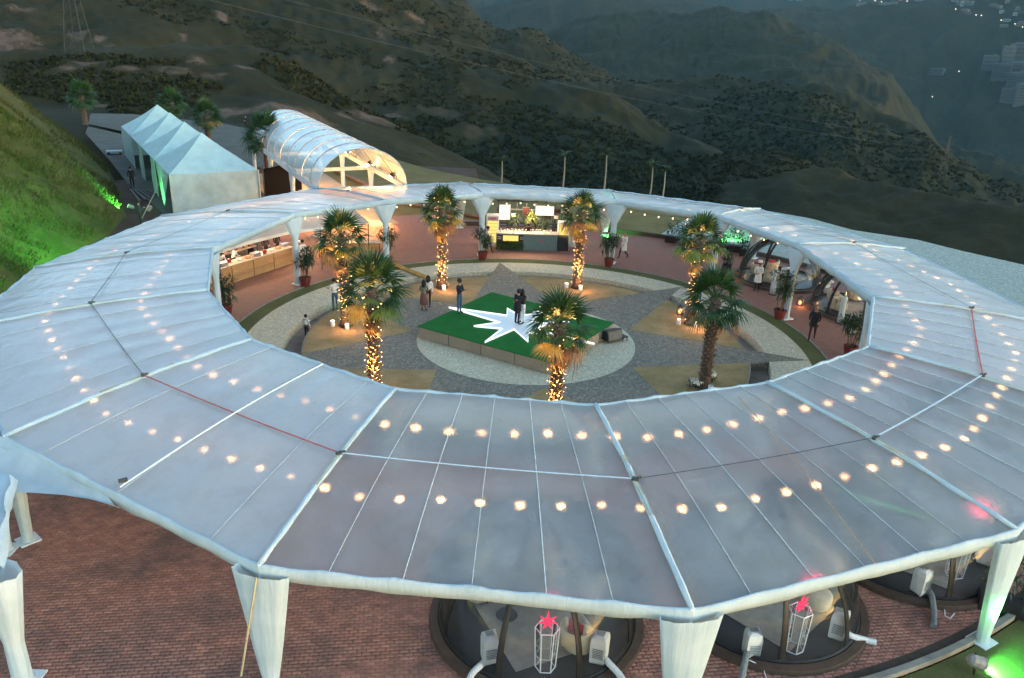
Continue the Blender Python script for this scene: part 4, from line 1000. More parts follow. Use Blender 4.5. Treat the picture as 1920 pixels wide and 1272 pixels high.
def light_panel(px0, px1, py0, py1, depth, label, mat, nm='illuminated_board', emb=False):
    # panel standing behind the bar, facing it
    base = bL+bn*depth
    def on(px, py):
        d = raydir(px, py); o = Vector((0, 0, HC)); t = (base-o).dot(bn)/d.dot(bn); return o+d*t
    a, b = on(px0, py1), on(px1, py0); root = empty(nm, Vector((a.x, a.y, 0)), label, 'illuminated panel', None, math.atan2(bd.y, bd.x))
    w = (Vector((b.x, b.y, 0))-Vector((a.x, a.y, 0))).length; h = b.z-a.z
    MB().box((w/2, .03, a.z+h/2), (w, .06, h)).build('face', mat, root); MB().box((w/2, .07, a.z+h/2), (w+.06, .03, h+.06)).build('frame', STEEL, root)
    for x in (.05, w-.05): MB().tube([(x, .1, 0), (x, .1, a.z)], .025, 5).build('leg', STEEL, root)
    if emb: MB().box((w/2, -.004, a.z+h/2), (.05, .01, .12)).build('mark', M('mark_grey', (.25, .22, .2), .6), root)
    return root
light_panel(936, 957, 385, 412, 2.6, 'tall bright white lit panel with tiny mark behind the left of the bar', LITW, emb=True)
light_panel(1004, 1039, 388, 404, 2.6, 'wide bright white lit panel hanging behind the right of the bar', LITW)
light_panel(1052, 1066, 391, 400, 2.7, 'small pale panel beside the palm crown at the right of the bar', M('pale_panel', (.62, .62, .6), .6, .05), 'notice_board')
light_panel(980, 992, 390, 402, 2.55, 'small dark red menu board with rows of white marks behind the bar', M('menu_red', (.035, .005, .006), .6), 'menu_board')
light_panel(1041, 1050, 393, 400, 2.55, 'small dark red board right of the wide lit panel', M('menu_red', (.035, .005, .006), .6), 'menu_board')
light_panel(959, 967, 401, 406, 2.5, 'small white notice on the bar shelves left of the centre', M('notice', (.5, .5, .47), .6), 'notice')
light_panel(1039, 1047, 405, 411, 2.5, 'small white notice on the bar shelves at the right', M('notice', (.5, .5, .47), .6), 'notice')
sh = empty('bar_shelves', bL+bn*2.8, 'open dark metal shelving behind the bar with bottles', 'shelves', None, math.atan2(bd.y, bd.x))
for i in range(7): MB().tube([(.1+i*BL/6.2, 0, 0), (.1+i*BL/6.2, 0, 2.75)], .03, 4).build('upright', STEEL, sh)
for z in (.5, 1.0, 1.5, 2.1, 2.72): MB().box((BL*.5, .12, z), (BL*1.02, .34, .035)).build('shelf', STEEL, sh)
m = MB()
for i in range(46): m.lathe((r_.uniform(.2, BL-.1), .1, r_.choice((.52, 1.02, 1.52))), [(.04, 0), (.04, .18), (.015, .24), (.015, .30)], 6)
m.build('bottles', M('bottle_dark', (.06, .05, .03), .25), sh)
wb_ = empty('work_table', bL+bn*1.6+bd*.3, 'black work table with stacked ware behind the bar counter', 'table', None, math.atan2(bd.y, bd.x))
MB().box((BL*.45, 0, .86), (BL*.85, .5, .05)).build('tabletop', BLACK, wb_)
for x in (.15, BL*.85): MB().box((x, 0, .43), (.05, .4, .84)).build('leg', BLACK, wb_)
m = MB()
for i in range(14): m.box((.3+i*.24, r_.uniform(-.12, .12), .95), (.14, .14, .14), r_.uniform(0, 1))
m.build('ware', M('ware', (.25, .25, .24), .5, .5, 3), wb_)
for i, (x, z, lb) in enumerate(((1.2, 1.55, 'leafy fern on the bar shelves left of centre'), (2.45, 1.75, 'fern coloured yellow-green as if lit on the bar shelves under the wide panel'), (3.3, 1.2, 'leafy fern on the bar shelves at the right end'))):
    f_ = empty('shelf_fern', bL+bn*2.3+bd*x+Vector((0, 0, z-.35)), lb, 'fern'); leaf_cloud(150, (0, 0, .3), (.38, .34), .36, .022, 90+i, .2).build('leaves', leaf_mat('fern%s' % 'lit', (.07, .12, .02), (.13, .17, .03)) if i == 1 else LEAFP, f_); MB().lathe((0, 0, 0), [(.12, 0), (.15, .22)], 8).build('pot', PBLK, f_)  # middle fern gets a brighter leaf colour in place of panel light
tag(MB().prism([bR+bd*.05, bR+bd*.75, bR+bd*.75+bn*.6, bR+bd*.05+bn*.6], 0, .95).build('bin', PBLK), 'black box bin against the right end of the bar', 'bin')
tb = empty('cloth_table', gp(1070, 466, 0)+bn*.5, 'small table under white cloth between the bar and the palm', 'table'); MB().lathe((0, 0, 0), [(.50, .05), (.42, .4), (.38, .8), (.02, .81)], 20, rib=.05, ribn=8).build('tablecloth', FAB, tb, True)
for k_, (x, s_) in enumerate(((.2, 1), (.75, 1))):
    pass
lamp('bar_glow', 'AREA', bL+bn*1.9+bd*BL*.5+Vector((0, 0, 2.6)), 60, (1, .70, .38)).data.size = 2.5
w_m = empty('side_fridge', bR+bn*1.1+bd*.5, 'second glowing yellow glass cabinet half hidden by the palm right of the bar', 'fridge', None, math.atan2(bd.y, bd.x))
MB().box((0, .3, .85), (.75, .6, 1.7)).build('cabinet', WHITE, w_m); MB().box((0, -.012, .95), (.62, .02, 1.2)).build('glass_door', LITY, w_m)

# ------------------------------------------------------------------ food stall
PINE = wood_mat('pine_board', (.32, .16, .055), (.58, .33, .14), 1.0, (1.5, 1.5, 12)); PINE2 = wood_mat('pine_board_dark', (.27, .13, .05), (.50, .27, .115), 1.0, (1.5, 1.5, 12))
c0_, c1_, c2_ = gp(395, 545, 0), gp(470, 514, 0), gp(551, 494, 0); c3_ = gp(600, 492, 0); c4_ = gp(712, 486, 0)
STG = 'pine counters of the food stall'
def counter(A, B, label, H=1.02, dep=.8, nseg=2):
    d = (B-A).normalized(); L_ = (B-A).length; root = empty('stall_counter', A, label, 'counter', STG, math.atan2(d.y, d.x))
    r_ = random.Random(int(A.x*10))
    for s_ in range(nseg):
        for b in range(4):
            MB().box((L_*(s_+.5)/nseg, .02+r_.uniform(-.004, .004), .13+b*.245), (L_/nseg-.05, .03, .235)).build('board', r_.choice((PINE, PINE2)), root)
    for s_ in range(nseg+1): MB().box((L_*s_/nseg, .03, .5), (.05, .06, 1.0)).build('post', wood_mat('stall_post', (.06, .02, .012), (.12, .04, .022)), root)
    MB().box((L_/2, dep/2-.02, H), (L_+.06, dep+.06, .045)).build('worktop', M('stall_top', (.42, .34, .27), .5, .15, 3), root)
    MB().box((L_/2, dep-.03, .5), (L_-.1, .03, .95)).build('back_board', PINE2, root)
    return root, L_, d
counter(c0_, c2_, 'long pine plank counter of the food stall facing the brick walk on the left', nseg=4)
counter(c3_+Vector((-.2, .8, 0)), c4_, 'pine plank counter behind the palm, right end of the food stall', nseg=3)
dA = (c2_-c0_).normalized(); nA = Vector((-dA.y, dA.x, 0))
RB = M('stall_ware_red', (.28, .02, .02), .5); CH_ = M('steel_tray', (.42, .42, .42), .3, .2, 4, metal=.7)
r_ = random.Random(11)
for i in range(12):
    q = c0_+dA*(.7+i*.62)+nA*r_.uniform(.2, .55); q.z = 1.045; k_ = i % 4
    lb_ = ['round dish of food on the stall counter', 'steel warming tray on the stall counter', 'red pot on the stall counter', 'stack of white plates on the stall counter'][k_]
    if k_ == 0: o = MB().lathe(q, [(.16, 0), (.20, .05), (.17, .05), (.02, .03)], 12).build('food_dish', M('food', (.30, .17, .07), .7, .5, 20))
    elif k_ == 1: o = MB().box(q+Vector((0, 0, .09)), (.55, .36, .17), math.atan2(dA.y, dA.x)).build('warming_tray', CH_)
    elif k_ == 2: o = MB().lathe(q, [(.10, 0), (.13, .10), (.12, .20), (.03, .23)], 10).build('pot', RB)
    else: o = MB().lathe(q, [(.09, 0), (.13, .03), (.13, .10), (.02, .10)], 12).build('plates', WHITE)
    tag(o, lb_+[' at its left end', ' left of the middle', ' near the middle', ' towards the draped post'][min(3, i//3)], ['dish', 'tray', 'pot', 'plates'][k_], 'ware on the stall counter')
aw = empty('stall_awning', c1_+nA*1.5, 'white fabric awning over the food stall sloping down to the front', 'awning')
ef = [gp(385, 477, 2.55), gp(409, 470, 2.55), gp(470, 452, 2.55), gp(542, 434, 2.55), gp(600, 427, 2.55), gp(690, 415, 2.55)]
eb = [p+nA*2.6*(1 if i < 4 else .95)+Vector((0, 0, .55)) for i, p in enumerate(ef)]; eb[-1] = gp(656, 384, 3.15)
local(MB().grid([[a.lerp(b, t/6)+Vector((0, 0, -.06*math.sin(PI*t/6))) for a, b in zip(ef, eb)] for t in range(7)]).build('awning_sheet', FAB, aw, True), aw)
local(MB().grid([[a+Vector((0, 0, .01)) for a in ef], [a+Vector((0, 0, -.16))-nA*.02 for a in ef]]).build('valance', FAB, aw), aw)
for p in [ef[1], ef[4], ef[5]]+eb[1:4]: local(MB().tube([(p.x, p.y, 0), (p.x, p.y, p.z-.02)], .03, 5).build('pole', STEEL, aw), aw)
bw0 = c0_+nA*3.6; wl = empty('stall_backdrop', bw0, 'dark grey backdrop with red hangings behind the food stall', 'backdrop')
local(MB().prism([bw0, bw0+dA*8.2, bw0+dA*8.2+nA*.06, bw0+nA*.06], 0, 2.5).build('back_panel', M('backdrop_grey', (.10, .10, .095), .8), wl), wl)
for t_, w_ in ((6.3, 1.9), (3.4, .6), (1.0, .4)): local(MB().prism([bw0+dA*t_-nA*.05, bw0+dA*(t_+w_)-nA*.05, bw0+dA*(t_+w_)-nA*.02, bw0+dA*t_-nA*.02], 1.1, 2.2).build('red_hanging', M('red_cloth', (.28, .01, .025), .7), wl), wl)
pt = empty('prep_table', bw0-nA*1.0+dA*2.5, 'steel preparation table with boxes at the back of the stall', 'table', None, math.atan2(dA.y, dA.x))
MB().box((1.6, 0, .88), (3.4, .6, .05)).build('tabletop', CH_, pt)
for x in (.1, 3.1): MB().box((x, 0, .43), (.05, .5, .86)).build('leg', STEEL, pt)
m = MB()
for i in range(8): m.box((.3+i*.38, r_.uniform(-.1, .1), 1.0), (.26, .24, .2), r_.uniform(-.3, .3))
m.build('boxes', M('boxes', (.20, .12, .08), .7, .6, 2), pt)
for q in (c0_+dA*2.2+nA*1.2, c0_+dA*5.2+nA*1.4, c3_+nA*1.3): lamp('stall_glow', 'POINT', (q.x, q.y, 2.15), 26, (1, .62, .36), None, .12)
# kerb board, yellow step edge by the passage
tag(MB().tube([gp(684, 474, .12), gp(800, 521, .12)], .14, 4).build('edging_beam', M('yellow_timber', (.42, .26, .07), .7, .2, 2)), 'long yellow timber edging running from the stall to the garden trench', 'beam')
# small letter sign above the awning end
sg = empty('letter_sign', gp(640, 389, 3.0), 'small sign of dark letters above the right end of the stall awning', 'sign')
for i, ch_ in enumerate('VILLA'):
    c_ = bpy.data.curves.new('letter', 'FONT'); c_.body = ch_; c_.size = .26; c_.extrude = .01; o = bpy.data.objects.new('letter', c_)
    dg = bpy.context.evaluated_depsgraph_get(); COL.objects.link(o); dg.update(); me_ = bpy.data.meshes.new_from_object(o.evaluated_get(bpy.context.evaluated_depsgraph_get())); bpy.data.objects.remove(o)
    me_.materials.clear(); me_.materials.append(M('letter_purple', (.08, .05, .14), .6)); l_ = link('letter', me_, sg, (-.36+i*.16, 0, -.10)); l_.rotation_euler = (math.radians(80), 0, 0)

# ------------------------------------------------------------------ clear dining domes
FLR = M('dome_floor', (.030, .034, .040), .35, .3, 1); CARP = M('dome_carpet', (.27, .24, .20), .9, .2, 3); RIMB = wood_mat('dome_rim', (.035, .020, .012), (.075, .045, .028), 1, (2, 2, 2)); CREAM = M('cream_chair', (.42, .36, .25), .8, .15, 4)
CUSH = M('red_cushion', (.32, .015, .04), .7, .15, 4); REDG = EM('red_star_glow', (1, .03, .09), .16); ACW = M('ac_plastic', (.55, .57, .57), .5, .06, 2); HOSE = M('hose_white', (.50, .53, .53), .6, .08, 2); HOSEG = M('hose_grey', (.16, .18, .18), .5)
DR, DH = 2.42, 2.75
def dome_pt(a, t, off=0):  # t 0 base .. 1 top
    e = t*PI/2; return Vector(((DR+off)*math.cos(e)*math.cos(a), (DR+off)*math.cos(e)*math.sin(a), .16+(DH-.16+off)*math.sin(e)))
def make_dome(loc, label, rot):
    root = empty('dining_dome', loc, label, 'dome tent', 'clear dining domes under the ring roof', rot)
    MB().lathe((0, 0, 0), [(2.2, 0), (2.72, 0), (2.70, .15), (2.50, .17), (2.45, .12)], 48, cap=False).build('rim', RIMB, root, False)
    MB().lathe((0, 0, .0), [(2.46, .10), (.01, .11)], 40, cap=False).build('floor', FLR, root)
    MB().box((.1, -.1, .125), (3.0, 2.4, .015), .25).build('carpet', CARP, root)
    rows = [[dome_pt(2*PI*j/40, i/12*.995) for j in range(41)] for i in range(13)]; MB().grid(rows).build('shell', CLEAR, root, True)
    for q in range(8):
        a0 = 2*PI*q/8+.2; wd = .075; rows = []
        for off in (.012, -.03): 
            for sgn in ((-1, 1) if off > 0 else (1, -1)):
                row = []
                for i in range(17):
                    t = i/16*.99; p = dome_pt(a0, t, off); row.append(p+Vector((-math.sin(a0), math.cos(a0), 0))*sgn*wd*(1-.35*t))
                rows.append(row)
        rows.append(rows[0]); MB().grid(rows).build('rib', BLACK, root, True)
    MB().tube([dome_pt(2*PI*j/40, 0, .01) for j in range(41)], .05, 5).build('base_ring', BLACK, root)
    return root
def armchair(loc, rot, label, cush=True):
    root = empty('armchair', loc, label, 'armchair', 'round cream armchairs inside the domes', rot)
    MB().lathe((0, 0, 0), [(.36, .08), (.40, .2), (.40, .40), (.33, .43), (.02, .44)], 18).build('seat', CREAM, root, True)
    rows = []
    for (rr_, z) in ((.40, .15), (.45, .45), (.47, .74), (.43, .78), (.37, .74), (.35, .42)): rows.append([Vector((rr_*math.cos(a), rr_*math.sin(a), z-(.12*abs(math.cos(a/2+.0)) if z > .5 else 0))) for a in [math.radians(-5+190*j/16) for j in range(17)]])
    MB().grid(rows).build('backrest', CREAM, root, True)
    if cush: MB().box((.02, .12, .60), (.36, .12, .36), ax=(Vector((1, 0, 0)), Vector((0, .9, .4)), Vector((.2, -.4, .9)))).build('cushion', CUSH, root)
    for dx, dy in ((.25, .25), (-.25, .25), (.25, -.25), (-.25, -.25)): MB().tube([(dx, dy, 0), (dx*.9, dy*.9, .12)], .02, 4).build('leg', STEEL, root)
    return root
def star3d(c, r, mb, n=7, rot=0):
    c = Vector(c)
    for i in range(n):
        a = 2*PI*i/n+PI/2+rot; b0, b1 = a-PI/n, a+PI/n
        T = c+Vector((math.cos(a), 0, math.sin(a)))*r*(1.25 if i == 0 else 1); L_ = c+Vector((math.cos(b0), 0, math.sin(b0)))*r*.36; R_ = c+Vector((math.cos(b1), 0, math.sin(b1)))*r*.36; fr__ = c+Vector((0, -.07, 0)); bk = c+Vector((0, .07, 0))
        mb.add([T, L_, fr__, R_, bk], [(0, 1, 2), (0, 2, 3), (0, 4, 1), (0, 3, 4)])
    return mb
def glass_lantern(loc, rot, label, h=1.15, r=.26):
    root = empty('glass_lantern', loc, label, 'lantern', 'hexagonal glass lanterns with red stars', rot); m = MB()
    hx = [(r*math.cos(PI/3*i), r*math.sin(PI/3*i)) for i in range(6)]
    for i in range(6):
        a, b = hx[i], hx[(i+1) % 6]; m.tube([(a[0]*.9, a[1]*.9, .02), (a[0]*1.08, a[1]*1.08, h)], .014, 4)
        for z, k_ in ((.02, .9), (h, 1.08)): m.tube([(a[0]*k_, a[1]*k_, z), (b[0]*k_, b[1]*k_, z)], .014, 4)
    m.build('frame', WHITE, root)
    for i in range(6):
        a, b = hx[i], hx[(i+1) % 6]; MB().poly([(a[0]*.89, a[1]*.89, .03), (b[0]*.89, b[1]*.89, .03), (b[0]*1.07, b[1]*1.07, h-.01), (a[0]*1.07, a[1]*1.07, h-.01)]).build('pane', GLASS, root)
    star3d((0, 0, h+.17), .26, MB()).build('red_star', REDG, root)
    lamp('star_glow', 'POINT', (0, -.12, h+.2), .5, (1, .05, .15), root, .15)
    return root
def ac_unit(loc, rot, label, hose, hmat=None, face=0):
    root = empty('portable_cooler', loc, label, 'air conditioner', 'portable air coolers beside the domes', rot)
    MB().lathe((0, 0, 0), [(.20, .04), (.235, .10), (.245, .62), (.22, .76), (.12, .80)], 4, sx=1.15, rz=PI/4).build('body', ACW, root)
    m = MB()
    for i in range(6): m.box((0, -.205, .25+i*.05), (.26, .012, .018))
    m.build('vent', M('vent_grey', (.20, .23, .23), .5), root); MB().box((0, .02, .81), (.20, .14, .015)).build('control_panel', M('panel_grey', (.3, .31, .31), .4), root)
    for dx in (-.15, .15): MB().box((dx, 0, .02), (.05, .28, .04)).build('castor', BLACK, root)
    inv = Matrix.Rotation(-rot, 4, 'Z'); pts = [inv @ (Vector(p)-Vector(loc)) for p in hose]; n_ = []
    for i in range(len(pts)-1):
        for k_ in range(8): n_.append(pts[i].lerp(pts[i+1], k_/8))
    n_.append(pts[-1]); n2 = [n_[0]]+[(n_[i-1]+n_[i]*2+n_[i+1])/4 for i in range(1, len(n_)-1)]+[n_[-1]]
    for _ in range(6): n2 = [n2[0]]+[(n2[i-1]+n2[i]*2+n2[i+1])/4 for i in range(1, len(n2)-1)]+[n2[-1]]
    MB().tube(n2, [.075+.006*(i % 2) for i in range(len(n2))], 8).build('hose', hmat or HOSE, root, False)
    return root
def cafe_table(loc, label):
    root = empty('round_table', loc, label, 'table', 'round tables inside the domes'); MB().lathe((0, 0, .70), [(.50, 0), (.52, .02), (.50, .04), (.01, .04)], 24).build('tabletop', M('table_top', (.10, .095, .09), .3), root)
    MB().tube([(0, 0, .02), (0, 0, .70)], .035, 6).build('pedestal', STEEL, root); MB().lathe((0, 0, 0), [(.28, 0), (.26, .03), (.03, .05)], 16).build('foot', STEEL, root)
    return root
dl = ['clear dome in the bottom middle of the picture with red star lantern', 'clear dome below the roof corner with white cooler hoses, right of the bottom middle one', 'clear dome at the lower right beside the green-lit post', 'clear dome hidden under the frosted roof at the right, nearer the front', 'clear dome hidden under the frosted roof on the far right', 'clear dome under the roof just below the right-hand inner corner', 'clear dome at the end of the brick walk on the right', 'large clear dome with black ribs seen behind the white post at the right rear']
for i, d in enumerate(DOMES):
    if i in (4, 5): continue
    rot = math.atan2(d.y-CC.y, d.x-CC.x); root = make_dome(d, dl[i], rot+ (0 if i not in (0, 1) else .19))
    od = Vector((math.cos(rot), math.sin(rot), 0)); td = Vector((-od.y, od.x, 0)); where = ['of the bottom middle dome', 'of the dome right of middle', 'of the lower right dome', 'of the roofed dome at right', 'of the hidden dome on the far right', 'of the dome below the right inner corner', 'of the dome ending the brick walk', 'of the large rear dome'][i]
    z = .135; r_ = random.Random(i)
    if i == 0: td = Vector((1, 0, 0)); od = Vector((0, 1, 0))
    cafe_table(d-td*.75-od*.1+Vector((0, 0, z)), 'small dark round table on the left inside '+where.replace('of ', '', 1))
    for k_, (u, v, rt) in enumerate(((1.15, .75, 2.6), (1.2, -.55, 1.2), (-.2, -1.35, .2)) if i else ((.98, -1.15, -rot+2.4), (.35, .55, -rot+3.0), (-1.5, .55, -rot))):
        armchair(d+td*u+od*v+Vector((0, 0, z)), rot+rt, ['cream armchair with red cushion at the outer side ', 'cream armchair with red cushion at the courtyard side ', 'plain round cream armchair at the back '][k_]+where, k_ < 2)
    for k_, (u, v) in enumerate(((-.85, -.05), (-.55, .15), (-.75, -.35))):
        tag(MB().lathe(d+td*u+od*v+Vector((0, 0, z+.745)), [(.09, 0), (.13, .02), (.11, .02), (.01, .01)] if k_ < 2 else [(.05, 0), (.06, .12), (.05, .12)], 12).build(['plate', 'plate', 'cup'][k_], WHITE), ['white plate left on the table ', 'second white plate on the table edge ', 'white cup on the table '][k_]+where, ['plate', 'plate', 'cup'][k_], 'tableware in the domes')
    if i > 5: lamp('warm_glow', 'POINT', d+Vector((0, 0, 1.2)), 2.0, (1, .55, .3), None, .1)  # warm point light at the dome centre, no candle modelled here
glass_lantern(gp(1022, 1251, .13), .0, 'white hexagonal glass lantern with red star in the bottom middle dome'); glass_lantern(gp(1487, 1216, .13), .5, 'white hexagonal glass lantern with red star in the dome right of the middle'); glass_lantern(gp(1788, 1078, .13)+Vector((0, 0, 0)), .2, 'white hexagonal glass lantern with red star in the lower right dome by the green post')
ac_unit(gp(917, 1240, .13), .3, 'white portable cooler left of the lantern in the bottom middle dome', [gp(915, 1230, .35), gp(908, 1242, .32), gp(885, 1262, .2), gp(868, 1300, .1)])
ac_unit(gp(1122, 1240, .13), -.3, 'white portable cooler right of the lantern in the bottom middle dome', [gp(1130, 1230, .35), gp(1138, 1240, .32), gp(1165, 1268, .2), gp(1178, 1300, .1)])
ac_unit(gp(1406, 1232, 0), .1, 'pale portable cooler with grey hose in front of the dome right of the middle', [gp(1401, 1222, .3), gp(1397, 1240, .3), gp(1390, 1275, .1)], HOSEG)
ac_unit(gp(1568, 1195, .13), -.5, 'white portable cooler at the right side of the dome right of the middle', [gp(1580, 1180, .35), gp(1594, 1193, .25), gp(1622, 1200, .1), gp(1642, 1205, .08)])
ac_unit(gp(1722, 1112, .13), .5, 'white portable cooler with grey hose leaning at the rim of the lower right dome', [gp(1737, 1100, .35), gp(1748, 1118, .25), gp(1752, 1150, .1), gp(1750, 1174, .07)], HOSEG)
ac_unit(gp(1842, 1055, .13), 1.0, 'white portable cooler beside the armchair in the lower right dome', [gp(1855, 1045, .35), gp(1862, 1055, .3), gp(1866, 1064, .2)])
ac_unit(gp(1548, 540, .0), .4, 'white portable cooler between the two right-hand domes', [gp(1545, 520, .5), gp(1552, 524, .4), gp(1562, 530, .2)])
for k_, (pts, lb) in enumerate((([gp(1770, 1135, .05), gp(1772, 1155, .02), gp(1782, 1160, .02), gp(1790, 1150, .03)], 'thin white cable looping on the bricks beside the grey hose'), ([gp(1405, 1238, .2), gp(1430, 1250, .1), gp(1437, 1272, .02)], 'thin white cable trailing from the pale cooler'))):
    n_ = [pts[i].lerp(pts[i+1], t/5) for i in range(len(pts)-1) for t in range(5)]+[pts[-1]]; tag(MB().tube(n_, .012, 5).build('cable', WHITE), lb, 'cable')
# things inside / outside front
# slim white wrapped heaters at the rear domes
for i, (x, y, h, lb) in enumerate(((1448, 552, 1.75, 'slim white wrapped heater standing in front of the large rear dome'), (1575, 606, 1.8, 'slim white wrapped heater in front of the dome ending the brick walk'))):
    root = empty('wrapped_heater', gp(x, y, 0), lb, 'patio heater'); MB().lathe((0, 0, 0), [(.17, .04), (.15, .5), (.13, 1.0), (.16, 1.35), (.12, 1.45)], 14, rib=.06, ribn=5).build('cover', FAB, root, True)
    MB().lathe((0, 0, 1.45), [(.05, 0), (.06, .1), (.03, .28)], 8).build('burner_tip', CH_, root); MB().lathe((0, 0, 0), [(.24, 0), (.24, .04)], 14).build('foot', BLACK, root)
# candle lanterns
CAND = EM('candle_flame', (1, .30, .08), .5)
for i, (x, y, lb) in enumerate(((1364, 522, 'glowing candle lantern by the flower stand left of the large rear dome'), (1499, 573, 'glowing candle lantern on the bricks between the right-hand domes'), (1274, 590, 'glowing candle lantern at the foot of the far right palm'), (1383, 522, 'green glass jar lantern left of the large rear dome'), (1290, 598, 'small pale candle jar at the foot of the far right palm'))):
    root = empty('candle_lantern', gp(x, y, 0), lb, 'lantern', 'candle lanterns on the ground'); m = MB()
    for dx in (-.13, .13):
        for dy in (-.13, .13): m.tube([(dx, dy, 0), (dx, dy, .42)], .012, 4)
    m.box((0, 0, .43), (.30, .30, .03)).box((0, 0, .01), (.30, .30, .03)); m.lathe((0, 0, .45), [(.14, 0), (.03, .12)], 4); m.build('frame', STEEL, root)
    if i != 3: MB().ball((0, 0, .17), .085, 8, 6, 1.3).build('candle', CAND, root, True); lamp('warm_glow', 'POINT', (0, -.2, .3), 1.5, (1, .4, .15), root, .08)
    else: MB().lathe((0, 0, .03), [(.10, 0), (.10, .34)], 8).build('jar', M('green_jar', (.10, .18, .05), .3), root)
# green floodlights
GL = EM('green_lens', (.25, 1.0, .12), .6); GC = (.10, 1.0, .16)
CASE = M('flood_case', (.22, .21, .19), .6)
def flood(loc, aim, label, e, size=1.5, sc=1.0): parcan(loc, aim, label, e, GC, size, 'green floodlights', GL, sc, 'floodlight', 'green_floodlight', CASE)
flood(gp(246, 388, .55), gp(150, 330, 3.0)+Vector((-4, 0, 0)), 'green floodlight aimed up the bank, left of the man on the path', 260, 1.5, 1.3)
flood(gp(279, 392, .5), ta+tl*4+Vector((0, 0, 1.6)), 'green floodlight aimed at the marquee flap, right of the man on the path', 150, 1.0, 1.5)
flood(pol(24.3, -172, .5), pol(30, 177, 4.5), 'green floodlight behind the ring roof aimed at the lower left bank', 1000, 1.9)
flood(pol(24.6, 160, .5), pol(31, 158, 4), 'green floodlight behind the ring roof aimed at the upper left bank', 700, 1.9)
flood(gp(1829, 1240, .35), gp(1885, 1262, 0), 'pale floodlight can on the lawn throwing bright green light in the bottom right corner', 110, 1.5, 1.3)
flood(pol(23.7, -58.6, .15), Vector((VO[2].x, VO[2].y, 1.15)), 'green floodlight on the lawn aimed at the lower right draped post', 300, .55)
flood(gp(1345, 452, .3)+Vector((.3, .9, 0)), gp(1400, 432, .2), 'green floodlight behind the shrubs aimed along the gravel bank', 420, 1.7)
flood(gp(1150, 452, .4)+Vector((-.4, 2.2, 0)), gp(1150, 440, .0), 'green floodlight on the lawn behind the post right of the bar', 45, 1.6)

